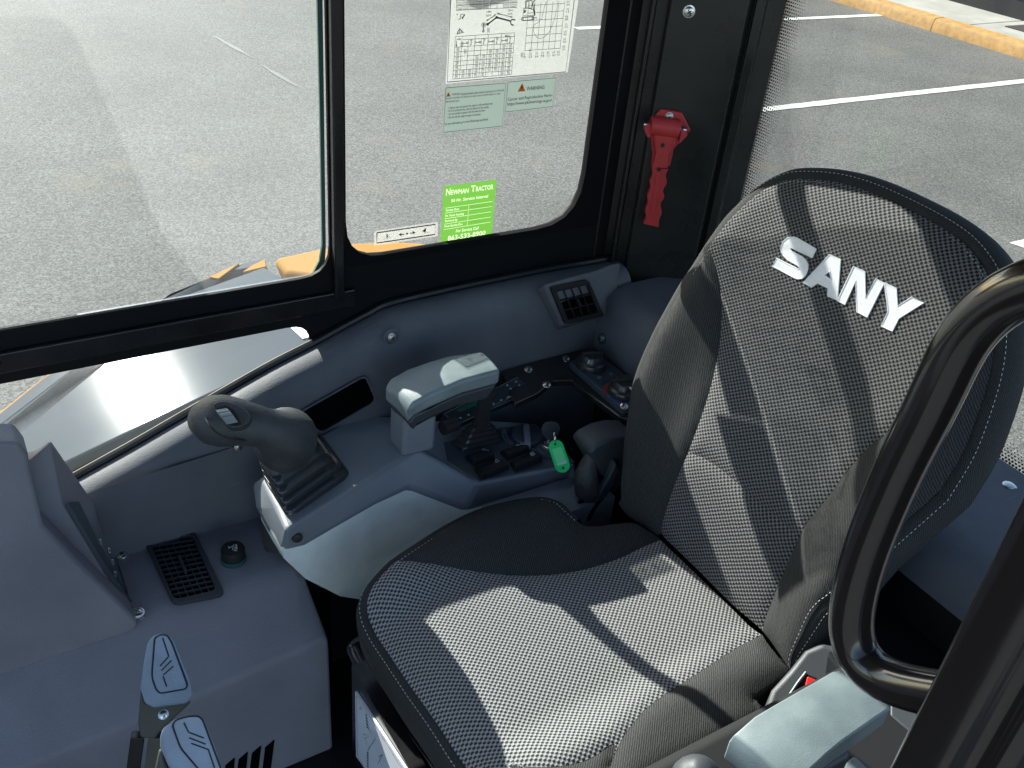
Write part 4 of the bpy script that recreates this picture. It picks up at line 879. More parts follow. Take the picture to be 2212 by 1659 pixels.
# rocker switches
for q, lab, sym in (([(325, 435), (590, 345), (720, 455), (430, 550)], 'black rocker switch with wiper symbol, next to the lever boot', 0), ([(445, 580), (712, 470), (905, 590), (535, 742)], 'black rocker switch with horn bell symbol, nearest to the joystick pod', 1), ([(770, 375), (1060, 285), (1160, 365), (870, 475)], 'black rocker switch with lamp symbols, below the throttle dial', 2), ([(890, 525), (1200, 375), (1330, 497), (968, 632)], 'black rocker switch with beacon symbol, nearest to the key', 3)):
    b4 = [z_(('W', *p), SZ) for p in q]; n_ = Vector((0, 0, 1)); mid = sum(b4, Vector())/4
    t4 = [b4[0]+n_*.004, b4[1]+n_*.004, b4[2]+n_*.012, b4[3]+n_*.012]; t4 = [mid+n_*(p.z-mid.z)+(Vector((p.x, p.y, mid.z))-mid)*.93 for p in t4]
    rk = thing('rocker_switch', mid, lab, 'switch', 'rocker switches on the console')
    m1 = [(t4[1]+t4[2])/2+n_*.004, (t4[0]+t4[3])/2+n_*.004]
    vs2 = b4+t4+m1; MB().add(vs2, [(0, 1, 5, 4), (1, 2, 6, 8, 5), (2, 3, 7, 6), (3, 0, 4, 9, 7), (4, 5, 8, 9), (9, 8, 6, 7), (3, 2, 1, 0)]).go('rocker', 'black_matte', rk, smooth=True, bevel=.0018, seg=2)
    mb = MB(); e = (m1[0]*.78+m1[1]*.22)*.6+((t4[1]+t4[2])/2*.78+(t4[0]+t4[3])/2*.22)*.4; X_ = (b4[1]-b4[0]).normalized(); Y_ = (b4[0]-b4[3]).normalized(); N_ = n_
    e = e+n_*.0022; s_ = .0042
    shp = {0: [(-1, 1), (-.4, 1), (.9, -1), (-.6, .2), (-1, 1)], 1: [(-.8, -.6), (.8, -.6), (.5, .2), (0, .9), (-.5, .2), (-.8, -.6)], 2: [(-2, .3), (-1.2, .8), (-1, -.3), (-2, .3)], 3: [(-.9, -.7), (.9, -.7), (.9, .7), (-.9, .7), (-.9, -.7)]}[sym]
    mb.quadstrip([e+X_*a_*s_+Y_*b_*s_ for a_, b_ in shp], .0008, N_)
    if sym == 2: mb.quadstrip([e+X_*(a_+1.6)*s_+Y_*b_*s_ for a_, b_ in shp], .0008, N_); mb.quadstrip([e+X_*a_*s_+Y_*b_*s_ for a_, b_ in ((.8, -.8), (1.6, .8), (1.9, -.6))], .0008, N_)
    if sym == 3: mb.quadstrip([e+X_*a_*s_*.5+Y_*b_*s_*.5 for a_, b_ in shp], .0007, N_)
    mb.go('symbol', 'white_print', rk)
# throttle dial
c = z_(('G', 1062, 868), SZ); th_ = thing('throttle_dial', c, 'dark round throttle dial with a raised grip bar on the console', 'dial')
MB().lathe(c, (0, 0, 1), [(.0265, 0), (.0265, .005), (.025, .0075), (.0, .008)], 32).go('dial', 'panel_dark', th_, smooth=True, angle=30)
a_ = z_(('G', 1058, 780), SZ+.012); b_ = z_(('G', 1068, 925), SZ+.012); X_ = (b_-a_).normalized()
MB().box((a_+b_)/2-Vector((0, 0, .004)), (b_-a_).length, .0105, .011, X_, Vector((0, 0, 1)).cross(X_), (0, 0, 1)).go('grip_bar', 'console', th_, bevel=.002)
mb = MB(); mb.quadstrip([z_(('W', *q), SZ+.0015) for q in [(808, 120), (815, 160), (840, 205), (880, 245), (932, 270)]], .0008, (0, 0, 1)); mb.quadstrip([z_(('W', *q), SZ+.0015) for q in [(852, 118), (858, 150), (880, 200), (920, 240), (960, 262)]], .0008, (0, 0, 1))
for y in (72, 86, 100, 116): mb.quadstrip([z_(('W', 808, y), SZ+.0015), z_(('W', 856, y), SZ+.0015)], .0009, (0, 0, 1))
for t, x0, y0, x1, y1, h in (('START', 1222, 298, 1296, 272, 22), ('ON', 1185, 340, 1215, 334, 20), ('OFF', 1222, 348, 1246, 344, 18), ('OFF', 1100, 310, 1130, 302, 20)): mb.text(t, z_(('W', x0, y0), SZ+.0015), z_(('W', x1, y1), SZ+.0015), z_(('W', x0, y0-h), SZ+.0015))
mb.go('printing', mat('grey_print', (.3, .36, .42), .6), cs)
# ignition, key, ring and tag
c = z_(('W', 1395, 350), SZ); ig = thing('ignition_lock', c, 'black ignition lock with bright steel barrel, behind the green tag', 'ignition lock')
MB().lathe(c, (0, 0, 1), [(.0205, 0), (.0205, .003), (.017, .006), (.0135, .0065), (.0125, .0105), (.0105, .011)], 28).go('collar', 'panel_dark', ig, smooth=True, angle=30)
MB().lathe(c, (0, 0, 1), [(.0102, .008), (.0102, .0125), (.0085, .013), (.008, .0122), (0, .0122)], 24).go('barrel', 'chrome', ig, smooth=True, angle=30)
ky = thing('ignition_key', c+Vector((0, 0, .012)), 'ignition key with dark plastic bow in the lock', 'key')
ku = Vector((.25, .35, 1)).normalized(); kx = Vector((1, -.2, 0)).normalized(); kx = (kx-ku*kx.dot(ku)).normalized()
bow = [c+ku*h+kx*s for s, h in [(-.004, .018), (.004, .018), (.014, .027), (.0165, .037), (.012, .046), (0, .049), (-.012, .046), (-.0165, .037), (-.014, .027)]]
MB().prism([p-ku.cross(kx)*.002 for p in round_poly(bow, .004, 3)], ku.cross(kx)*.004).go('bow', 'grip', ky, bevel=.0012)
MB().box(c+ku*.012, .007, .002, .016, kx, ku.cross(kx), ku).go('blade', 'chrome', ky)
tn = Vector((-.30, -.58, .76)).normalized(); t0 = z_(('W', 1490, 245), 1.338)
tg_ = lambda x, y, l=0: onp(('W', x, y), tn, t0+tn*l)
kt = thing('key_tag', t0, 'bright green plastic key tag hanging from the ignition key', 'key tag')
axv = (tg_(1590, 570)-tg_(1487, 262)); ctr = tg_(1540, 418); U_ = axv.normalized(); V_ = tn.cross(U_).normalized()
hl = (tg_(1593, 628)-tg_(1484, 208)).length/2; hw = (tg_(1440, 455)-tg_(1640, 400)).length/2*.92
cap = [ctr+U_*(hl-hw)+(U_*math.cos(a_)+V_*math.sin(a_))*hw for a_ in np.linspace(-math.pi/2, math.pi/2, 14)]+[ctr-U_*(hl-hw)+(U_*math.cos(a_)+V_*math.sin(a_))*hw for a_ in np.linspace(math.pi/2, 3*math.pi/2, 14)]
hol = lambda o_, r_: [ctr+U_*o_+(U_*math.cos(a_)+V_*math.sin(a_))*r_ for a_ in np.linspace(0, 2*math.pi, 12, endpoint=False)]
slab('frame', cap, [hol(hl-hw*.62, hw*.2), hol(-hl+hw*.55, hw*.17)], tn*-.003, 'green_tag', kt, bevel=.0009)
rq = [(-1, -1), (1, -1), (1, 1), (-1, 1)]
MB().prism(round_poly([ctr+U_*(hl*.02+a_*hl*.53)+V_*b_*hw*.68+tn*.0002 for a_, b_ in rq], .0015), tn*.0007).go('insert', 'green_tag_in', kt, bevel=.0003)
MB().prism([ctr+U_*(hl*.44+a_*hl*.055)+V_*b_*hw*.55+tn*.001 for a_, b_ in rq], tn*.0004).go('paper_strip', mat('pale_blue_paper', (.45, .7, .72), .5), kt)
def ring(name, c, n, r, t, m, parent):
    n = Vector(n).normalized(); U = n.orthogonal().normalized(); V = n.cross(U); q = [c+(U*math.cos(a_)+V*math.sin(a_))*r for a_ in np.linspace(0, 2*math.pi, 25)]
    return MB().tube(q, t, 6).go(name, m, parent, smooth=True)
ring('split_ring', tg_(1478, 170, -.004), (.9, -.35, .2), .0085, .0008, 'chrome', kt); ring('split_ring', tg_(1485, 185, -.004), (.8, -.5, .35), .0085, .0007, 'chrome', kt)

# ================================================================== JOYSTICK
def rsq(c4, n=6, r=.35):
    """rounded quadrilateral ring with a fixed vertex count"""
    P = [Vector(p) for p in c4]; out = []
    for i, p in enumerate(P):
        a = P[i-1]-p; b = P[(i+1) % 4]-p; A_ = p+a*r*.5; B_ = p+b*r*.5
        for j in range(n+1): t = j/n; out.append(A_*(1-t)**2+p*2*t*(1-t)+B_*t*t)
    return out
def scale4(c4, s):
    c = sum(c4, Vector())/4; return [c+(p-c)*s for p in c4]
def bellows(b4, t4, n, parent, m='boot_rubber', d=.10, name='boot'):
    rs = [rsq(b4, r=.3)]
    for k in range(n):
        for fr_, s_ in ((.04, 1.0), (.30, 1.0), (.45, .98), (.62, 1-d), (.93, 1-d)):
            t = (k+fr_)/n; c4 = [a*(1-t)+b*t for a, b in zip(b4, t4)]; rs.append(rsq(scale4(c4, s_), r=.34))
    rs.append(rsq(t4, r=.5)); return MB().rings(rs).go(name, m, parent, smooth=True, angle=55)
js = thing('joystick', z_(O(660, 1040), 1.33), 'black pilot joystick with bellows boot on the far console pod', 'joystick', 'control joysticks')
jb = [z_(O(*q), 1.334) for q in [(566, 1030), (622, 1122), (760, 1026), (694, 936)]]
jt = [z_(O(*q), 1.402) for q in [(553, 990), (592, 1036), (690, 968), (655, 915)]]
bellows(jb, jt, 4, js, d=.17)
MB().rings([scale4(rsq(jt, r=.5), 1.0) if False else rsq(jt, r=.6), rsq([p+Vector((0, 0, .006)) for p in jt], r=.7), rsq([p+Vector((0, 0, .018)) for p in scale4(jt, .80)], r=.9), rsq([p+Vector((0, 0, .03)) for p in scale4(jt, .55)], r=.9)]).go('skirt', 'grip', js, smooth=True, angle=70)
gb = [z_(O(*q), 1.404) for q in [(553, 984), (592, 1042), (692, 966), (650, 915)]]
P_ = lambda X, Y, z: z_(('P', X, Y), z)
r0 = rsq(gb, 4, .8)
def blob(c, dirs, n=20):
    a, b = dirs; return [c+a*math.cos(2*math.pi*i/n)+b*math.sin(2*math.pi*i/n) for i in range(n)]
gpath = [P_(1120, 730, 1.424), P_(1135, 670, 1.440), P_(1150, 610, 1.468), P_(1110, 590, 1.496), P_(990, 535, 1.514), P_(860, 490, 1.524), P_(700, 450, 1.532), P_(540, 425, 1.536), P_(400, 410, 1.536), P_(280, 400, 1.532), P_(185, 400, 1.526), P_(140, 400, 1.520)]
grad = [.035, .0395, .039, .034, .027, .0240, .0255, .0285, .0305, .029, .021, .008]
gmb = MB(); gmb.tube(smooth_curve(gpath, 3), [float(v) for v in np.interp(np.linspace(0, 11, 34), range(12), grad)], 22, up=(-1, 0, 0)); gmb.go('grip', 'grip', js, smooth=True, angle=80)
gc = P_(530, 330, 1.566); gn = (Vector((-.25, -.45, .86))).normalized()
gU = (P_(700, 350, 1.51)-P_(320, 300, 1.51)); gU = (gU-gn*gU.dot(gn)); gL = gU.length/2; gU.normalize(); gV = gn.cross(gU)
gp = lambda X, Y, l=0: onp(('P', X, Y), gn, gc+gn*l)
ov = smooth_curve([gp(x, y) for x, y in [(295, 220), (380, 180), (520, 200), (660, 265), (735, 340), (710, 425), (620, 480), (520, 490), (450, 460), (380, 370), (310, 280)]], 4, True)
MB().prism([p-gn*.012 for p in ov], gn*.0128).go('thumb_plate', 'grip', js, smooth=True, bevel=.0015)
MB().prism([gp(x, y, .001) for x, y in [(320, 262), (450, 235), (540, 285), (622, 440), (565, 468), (440, 440), (420, 340)]], gn*.0006).go('dial_slot', 'black_print', js)
wa = gp(382, 272, .003); wb_ = gp(520, 440, .003); wx = (gp(560, 400)-gp(430, 425)).normalized()
th2 = thing  # thumb wheel ridges
prof_w = []
for i in range(11):
    t = i/10; p = wa*(1-t)+wb_*t; prof_w.append(p+gn*(.0065*math.sin(math.pi*t)+(.0009 if i % 2 else 0)))
hw_ = (gp(560, 400)-gp(430, 425)).length/2
vsw = [p-wx*hw_ for p in prof_w]+[p+wx*hw_ for p in prof_w]+[wa-gn*.006-wx*hw_, wb_-gn*.006-wx*hw_, wa-gn*.006+wx*hw_, wb_-gn*.006+wx*hw_]
MB().add(vsw, [(i, i+1, i+12, i+11) for i in range(10)]+[tuple(range(11))+(23, 22), tuple(range(11, 22))+(25, 24)]).go('thumb_wheel', 'pad', js)
MB().tube(smooth_curve([P_(178, 300, 1.545)+gn*.002, P_(225, 420, 1.557), P_(310, 530, 1.554), P_(450, 610, 1.542), P_(600, 640, 1.532), P_(760, 640, 1.522), P_(900, 650, 1.51), P_(1000, 690, 1.498)], 5), .0012, 6).go('parting_line', 'black_print', js)

def padmesh(rows, name, m, parent, th=.024, **k):
    cols = 7; V = []; n = len(rows)
    for a, b, z in rows:
        A_ = z_(a, z); B_ = z_(b, z)
        for j in range(cols): t = j/(cols-1); V.append(A_*(1-t)+B_*t+Vector((0, 0, .003*(1-(2*t-1)**2))))
    m_ = len(V); V += [Vector((p.x, p.y, p.z-th)) for p in V]
    F = [(i*cols+j, i*cols+j+1, (i+1)*cols+j+1, (i+1)*cols+j) for i in range(n-1) for j in range(cols-1)]
    F += [tuple(m_+i for i in q) for q in F]
    rim_ = [j for j in range(cols)]+[i*cols+cols-1 for i in range(1, n)]+[(n-1)*cols+j for j in range(cols-2, -1, -1)]+[i*cols for i in range(n-2, 0, -1)]
    F += [(rim_[i], rim_[(i+1) % len(rim_)], m_+rim_[(i+1) % len(rim_)], m_+rim_[i]) for i in range(len(rim_))]
    obj(name, V, F, m, parent, smooth=True, angle=60, bevel=.006, seg=4, **k)
    return [V[i] for i in rim_]
# ================================================================== RIGHT ARMREST + BLADE LEVER
ra = thing('armrest', z_(O(960, 840), 1.43), 'grey armrest pad hinged over the far console beside the radio', 'armrest', 'armrests')
top = padmesh([(O(831, 836), O(884, 886), 1.450), (O(842, 817), O(895, 870), 1.459), (O(880, 796), O(930, 852), 1.469), (O(925, 780), O(966, 836), 1.475), (O(965, 768), O(1002, 821), 1.479), (O(1042, 758), O(1082, 800), 1.482)], 'pad', 'pad', ra); cc = sum(top, Vector())/len(top)
b1_ = [Vector((p.x, p.y, q.z-.0245)) for p, q in zip([cc+(p-cc)*.97 for p in top], top)]; b2_ = [Vector((p.x, p.y, min(q.z-.043, 1.432))) for p, q in zip([cc+(p-cc)*.82 for p in top], top)]
MB().hull2(b1_, b2_).go('base', 'pad_dark', ra, smooth=True, bevel=.004)
hv = z_(O(893, 905), 1.37); MB().box(z_(O(905, 925), 1.375)+Vector((.0, .02, 0)), .055, .05, .09).go('bracket', 'console', ra, bevel=.008)
MB().tube([z_(('G', 465, 810), 1.37), z_(('G', 560, 770), 1.37)], .011, 16).go('hinge', 'black_matte', ra, smooth=True)
bl_ = thing('blade_lever', z_(('G', 730, 880), SZ), 'short black lever with square bellows boot under the far armrest', 'lever')
b4 = [z_(('G', *q), SZ) for q in [(515, 905), (605, 980), (905, 900), (820, 770)]]
t4 = [z_(('G', *q), 1.345) for q in [(660, 770), (690, 805), (800, 790), (770, 740)]]
bellows(b4, t4, 4, bl_, d=.12)
MB().tube([z_(('G', 735, 780), 1.343), z_(('G', 762, 640), 1.395), z_(('G', 790, 540), 1.438)], [.0125, .0115, .0115], 16).go('shaft', 'boot_rubber', bl_, smooth=True)
MB().lathe(z_(('G', 738, 772), 1.346), (.1, .1, 1), [(.013, 0), (.0135, .002), (.013, .004)], 20).go('ring', mat('rusty_ring', (.12, .035, .02), .5), bl_)

# ================================================================== REAR TRAY, RADIO, CLIMATE PANEL
ty = thing('rear_tray', z_(O(1250, 820), 1.3), 'black glossy tray between console and rear corner', 'tray')
TZ = 1.365
tpts = [(1085, 801), (1290, 733), (1420, 800), (1540, 880), (1540, 960), (1376, 910), (1336, 898), (1250, 835), (1236, 820), (1196, 822), (1162, 849), (1112, 872)]
MB().prism([z_(O(*q), TZ) for q in tpts], (0, 0, -.012)).go('tray_plate', 'black_gloss', ty, bevel=.003)
MB().prism([Vector((x, y, 1.02)) for x, y in ((.6, .6), (.9, .6), (.9, 1.108), (.6, 1.108))], (0, 0, .06)).go('well', 'black_matte', ty)
for q in ((1520, 262), (1338, 318), (1072, 393), (1203, 503)): screw(z_(('G', *q), TZ+.001), (-.2, -.3, 1), .0055, ty)
MB().tube(smooth_curve([z_(('G', *q), TZ+.003) for q in [(1175, 485), (1190, 495), (1203, 503)]], 3), .0012, 6).go('wire', 'red', ty)
rd = thing('radio', z_(('G', 800, 600), TZ), 'dark radio panel with arrow buttons half hidden under the armrest', 'radio')
RN = Vector((0, -.5, .866)); RP = Vector((.8, 1.06, 1.368))
rp = [onp(('G', *q), RN, RP) for q in [(470, 705), (1000, 440), (1112, 540), (560, 790)]]
MB().prism(rp, RN*-.02).go('face', mat('radio_face', (.012, .016, .019), .3, grain=.1), rd, bevel=.002)
rf = lambda x, y: onp(('G', x, y), RN, RP+RN*.0009)
mb = MB()
for x, y, d_ in ((985, 478, 0), (920, 505, 1), (1008, 503, 0), (945, 530, 1), (822, 635, 1), (648, 712, 0), (590, 735, 1)):
    mb.add([rf(x-10, y+6), rf(x+10, y+6), rf(x, y-9)] if d_ == 0 else [rf(x+8, y-8), rf(x+8, y+6), rf(x-11, y)], [(0, 1, 2)])
mb.add([rf(918, 588), rf(958, 572), rf(956, 584), rf(918, 600)], [(0, 1, 2, 3)]); mb.add([rf(872, 606), rf(888, 602), rf(886, 612), rf(872, 616)], [(0, 1, 2, 3)])
mb.quadstrip([rf(x, y) for x, y in [(478, 706), (998, 446), (1104, 540), (562, 783), (478, 706)]], .0006, (0, 0, 1)); mb.quadstrip([rf(x, y) for x, y in [(800, 660), (870, 625), (960, 590), (1090, 545)]], .0005, (0, 0, 1))
mb.go('printing', bpy.data.materials['grey_print'], rd)
MB().prism([rf(*q) for q in [(560, 680), (700, 610), (720, 640), (580, 700)]], (0, 0, .0006)).go('display', mat('green_display', (.02, .09, .06), .15), rd)
MB().prism(smooth_curve([rf(*q) for q in [(975, 555), (1010, 528), (1068, 525), (1060, 555), (1000, 575)]], 4, True), (0, 0, .006)).go('tuning_knob', 'black_matte', rd, bevel=.001)
cl_ = thing('climate_panel', z_(('H', 900, 1150), TZ), 'slate climate control panel with two black knobs in the rear corner', 'control panel')
cq = round_poly([z_(('H', *q), TZ+.010) for q in [(590, 975), (835, 880), (1290, 1250), (1290, 1330), (1070, 1396)]], .006)
MB().prism(cq, (0, 0, -.02)).go('plate', mat('climate_plate', (.05, .065, .085), .35, grain=.15), cl_, bevel=.002)
cf = lambda x, y, l=0: z_(('H', x, y), TZ+.0106+l)
kq = [(785, 990, .0255, (770, 962), (760, 990)), (1075, 1228, .0265, (1128, 1202), (1148, 1222))]
for x, y, r_, t_, u_ in kq:
    c = cf(x, y+18); MB().lathe(c, (0, 0, 1), [(r_, 0), (r_, .006), (r_*.95, .009), (r_*.8, .0115), (r_*.74, .020), (r_*.66, .0225), (0, .0225)], 32).go('knob', 'boot_rubber', cl_, smooth=True, angle=30)
    MB().box(c+Vector((0, 0, .0245)), r_*1.3, .007, .006, (1, -.3, 0), (.3, 1, 0), (0, 0, 1)).go('knob_bar', 'boot_rubber', cl_, bevel=.0015)
    a_ = cf(*t_, .0225); b_ = cf(*u_, .0225); mb = MB(); X_ = (b_-a_).normalized(); mb.box((a_+b_)/2, (b_-a_).length, .003, .0012, X_, Vector((0, 0, 1)).cross(X_), (0, 0, 1)); mb.go('pointer', 'white_print', cl_)
for (nm, m_, a0, a1) in (('warm_arc', 'red_print', 1.1, 2.9), ('cool_arc', 'blue_print', 3.2, 5.4)):
    c = cf(1075, 1246, -.0002); q = [c+Vector((math.cos(t), math.sin(t), 0))*.0305 for t in np.linspace(a0, a1, 14)]; MB().quadstrip(q, .006, (0, 0, 1)).go(nm, m_, cl_)
for q in ([(815, 1100), (880, 1080), (945, 1150), (880, 1175)], [(925, 1065), (985, 1045), (1050, 1115), (985, 1140)]):
    MB().prism([cf(*p) for p in q], (0, 0, .002)).go('button', mat('button_blue_grey', (.03, .042, .056), .4) if 'button_blue_grey' not in bpy.data.materials else bpy.data.materials['button_blue_grey'], cl_, bevel=.0006)
mb = MB(); mb.text('A/C', cf(832, 1122, .0026), cf(868, 1130, .0026), cf(846, 1100, .0026)); mb.quadstrip([cf(x, y, .0026) for x, y in [(945, 1080), (965, 1073), (978, 1085), (962, 1098), (945, 1080)]], .001, (0, 0, 1))
for x, y in ((660, 998), (672, 968), (735, 1058), (795, 1070), (685, 1030)): mb.quadstrip([cf(x-8, y), cf(x+8, y-2)], .003, (0, 0, 1))
mb.go('printing', bpy.data.materials['grey_print'], cl_)
screw(cf(1073, 1368, .0), (-.2, -.3, 1), .0055, cl_); screw(cf(792, 893, 0), (-.2, -.3, 1), .005, cl_)
# ================================================================== BELT RETRACTOR with tilt lever
br2 = thing('belt_retractor', y_(('G', 1620, 1200), .88), 'dark grey seat belt retractor with creased gaiter beside the seat', 'seat belt retractor')
RY = .872
ro = [(1500, 985), (1545, 935), (1640, 885), (1740, 862), (1840, 862), (1860, 960), (1800, 1080), (1720, 1180), (1650, 1260), (1600, 1330), (1560, 1420), (1500, 1485), (1452, 1470), (1450, 1430), (1540, 1270), (1590, 1160), (1560, 1090)]
MB().prism([y_(('G', *q), RY) for q in ro], (0, .05, 0)).go('housing', 'pad_dark', br2, smooth=True, bevel=.010, seg=3)
MB().prism([y_(('G', *q), RY-.003) for q in [(1575, 1155), (1600, 1145), (1618, 1165), (1610, 1190), (1440, 1400), (1415, 1395), (1415, 1360)]], (0, .004, 0)).go('slot', bpy.data.materials['deep_black'], br2)
MB().prism([y_(('G', *q), RY-.012) for q in [(1690, 1045), (1720, 1100), (1660, 1240), (1560, 1380), (1515, 1475), (1465, 1475), (1475, 1430), (1560, 1290), (1640, 1160)]], (0, .014, 0)).go('lever_arm', 'pad_dark', br2, bevel=.004)
gp2 = smooth_curve([y_(('G', 1545, 940), .885), y_(('G', 1500, 1040), .885), y_(('G', 1478, 1150), .882), y_(('G', 1490, 1250), .878), y_(('G', 1500, 1310), .876)], 5)
MB().tube(gp2, [float(v) for v in np.interp(np.linspace(0, 4, len(gp2)), range(5), [.007, .012, .019, .020, .010])], 18).go('gaiter', 'leather', br2, smooth=True)
MB().tube(smooth_curve([y_(('G', *q), .90) for q in [(1500, 980), (1520, 940), (1560, 930), (1580, 950)]], 4), .006, 10).go('hook', 'black_gloss', br2, smooth=True)
MB().prism([y_(('G', *q), .93) for q in [(1620, 1500), (1900, 1480), (1900, 1200), (1780, 1150), (1640, 1300)]], (0, .01, 0)).go('side_plate', 'black_matte', br2)
c = y_(('G', 1590, 1355), .925); ring('clip', c, (0, -1, 0), .004, .0012, 'steel', br2)
MB().prism([Vector((.60, .86, 1.26)), Vector((.80, .86, 1.26)), Vector((.80, .93, 1.26)), Vector((.60, .93, 1.26))], (0, 0, -.3)).go('plinth', 'console', br2)

# ================================================================== SEAT
seat = thing('operator_seat', (.6, .63, .95), 'grey and charcoal fabric operator seat with white lettering SANY on its backrest', 'seat')
TL = R(22)
BT = Vector((math.sin(TL), 0, math.cos(TL))); BNm = Vector((-math.cos(TL), 0, math.sin(TL))); BO = Vector((.775, 0, 1.3))
def yc(b): return .645+.14*b
def bh(a, b):
    d = abs(a-yc(b)); t = min(max((d-.105)/.12, 0), 1); fade = min(max((.50-b)/.25, 0), 1)
    lum = .014*math.exp(-((b-.13)/.10)**2)
    top = -.05*min(max((b-.47)/.12, 0), 1)**2
    side = -.020*min(max((d-.19)/.05, 0), 1.5)**2
    return .030*t*t*(3-2*t)*fade*(1 if d < .2 else 1)+lum+top+side
def bsurf(a, b, h): return BO+Vector((0, a, 0))+BT*b+BNm*(bh(a, b)+h)
BF = (BO, BNm, lambda q: bh(q.y, (q-BO).dot(BT)))
def bk(c): q = oni(c, BF); return (q.y, (q-BO).dot(BT))
def bk_l(k, pts): return [bk((k, x, y)) for x, y in pts]
def v2(p): return Vector((p[0], p[1], 0))
def dense(pts, n=6): return [(p.x, p.y) for p in smooth_curve([v2(p) for p in pts], n)]
# seam curves (front face)
outL_low = bk_l('L', [(118, 1640), (120, 1560), (145, 1400), (170, 1240), (190, 1100), (235, 970), (300, 830), (400, 650), (470, 545), (535, 442)])
outTop = bk_l('L', [(535, 442), (600, 350), (660, 280), (770, 180), (890, 118), (990, 106), (1150, 120), (1320, 170), (1540, 272), (1700, 365), (1800, 450), (1880, 570), (1912, 700), (1912, 850)])
outR = bk_l('L', [(1912, 850), (1905, 950), (1880, 1080), (1830, 1240), (1760, 1420), (1640, 1620)])
outR2 = bk_l('K', [(1420, 420), (1245, 622), (1130, 720), (1060, 850), (1010, 955), (1000, 1025)])
seamL = bk_l('L', [(535, 442), (575, 530), (598, 660), (600, 800), (585, 940), (550, 1100), (500, 1260), (440, 1420), (370, 1590)])+bk_l('K', [(345, 250), (335, 320)])
seamR = bk_l('L', [(1912, 850), (1800, 960), (1650, 1120), (1480, 1275), (1330, 1375), (1220, 1490), (1100, 1650)])+bk_l('K', [(1080, 280), (1000, 450), (920, 640), (870, 770), (858, 830)])
botL = bk_l('O', [(1335, 1088), (1360, 1118), (1427, 1162)])
botM = bk_l('O', [(1427, 1155), (1500, 1225), (1580, 1305), (1646, 1363)])
botR = bk_l('O', [(1646, 1363), (1675, 1402), (1704, 1444)])
lum = bk_l('O', [(1508, 983), (1545, 1005), (1588, 1040), (1650, 1092), (1724, 1163)])
def cut(curve, p):
    i = min(range(len(curve)), key=lambda k: (curve[k][0]-p[0])**2+(curve[k][1]-p[1])**2); return i
SL = dense(seamL); SR = dense(seamR); LU = dense(lum)
iL = cut(SL, LU[0]); iR = cut(SR, LU[-1])
upper = dense(outTop)[:-1]+SR[:iR+1]+LU[::-1][1:-1]+SL[:iL+1][::-1][:-1]
lower = LU[1:-1]+SR[iR:]+dense(botM)[::-1][1:-1]+SL[iL:][::-1]
lower = [SL[iL]]+lower[:-1]
def clean(P, e=.0012):
    out = []
    for p in P:
        if not out or (p[0]-out[-1][0])**2+(p[1]-out[-1][1])**2 > e*e: out.append(p)
    if (out[0][0]-out[-1][0])**2+(out[0][1]-out[-1][1])**2 < e*e: out.pop()
    return out
bl0 = dense(outL_low)[:-1]+SL+dense(botL)[::-1][1:]
brr0 = dense(outR)[:-1]+dense(outR2)+dense(botR)[::-1][1:]+SR[::-1][1:]
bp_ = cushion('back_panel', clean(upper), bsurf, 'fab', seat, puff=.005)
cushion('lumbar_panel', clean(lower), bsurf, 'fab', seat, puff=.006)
cushion('back_bolster', clean(bl0), bsurf, 'fabp', seat, puff=.007, step=.010, skirt=.06)
cushion('back_bolster', clean(brr0), bsurf, 'fabp', seat, puff=.007, step=.010, skirt=.06)
# gusset between the two stitched edges and the rear shell
fr = dense(outTop)+dense(outR)[1:]+dense(outR2)[1:]
fl_ = dense(outL_low)
edge = fl_[:-1]+fr
cen_b = np.array([.72, .27])
def rim(e, off, depth):
    out = []
    for i, p in enumerate(e):
        a = e[max(i-1, 0)]; b = e[min(i+1, len(e)-1)]; t = Vector((b[0]-a[0], b[1]-a[1])).normalized(); n = Vector((-t.y, t.x))
        if n.dot(Vector((p[0]-cen_b[0], p[1]-cen_b[1]))) < 0: n = -n
        w_ = min(1, max(0, (p[1]+.02)/.10)); q = (p[0]+n.x*off*w_, p[1]+n.y*off*w_); out.append(bsurf(p[0], p[1], 0)+Vector((0, n.x, 0))*off*w_+BT*n.y*off*w_-BNm*depth)
    return out
sect = [(-.001, .003), (.006, .003), (.014, .008), (.019, .016), (.0205, .026), (.018, .05), (.008, .075), (-.03, .088)]
rows = [rim(edge, o_, d_) for o_, d_ in sect]
n_e = len(edge); vsg = [p for r_ in rows for p in r_]
uvg = []
for j, r_ in enumerate(rows):
    acc = 0
    for i in range(n_e): acc += (rows[0][i]-rows[0][max(i-1, 0)]).length; uvg.append((acc, j*.012))
fg = [(j*n_e+i, j*n_e+i+1, (j+1)*n_e+i+1, (j+1)*n_e+i) for j in range(len(rows)-1) for i in range(n_e-1)]
obj('back_gusset', vsg, fg, 'fabp', seat, smooth=True, angle=80, uv=uvg)
bs = [p-BNm*0 for p in rows[-1]]; cb_ = sum(bs, Vector())/n_e-BNm*.01
obj('back_shell', bs+[cb_], [(i, i+1, n_e) for i in range(n_e-1)]+[(n_e-1, 0, n_e)], 'black_matte', seat)
def wpts(ab, h=.0016): return [bsurf(a, b, h) for a, b in ab]
i0 = len(fl_)-8
stitches('stitching', [p+BNm*.0012 for p in rim(edge, -.0035, .0)][max(0, i0):], lambda p: BNm, seat)
stitches('stitching', [p+BNm*.001 for p in rim(edge, .0115, .006)][max(0, i0+4):], lambda p: BNm, seat)
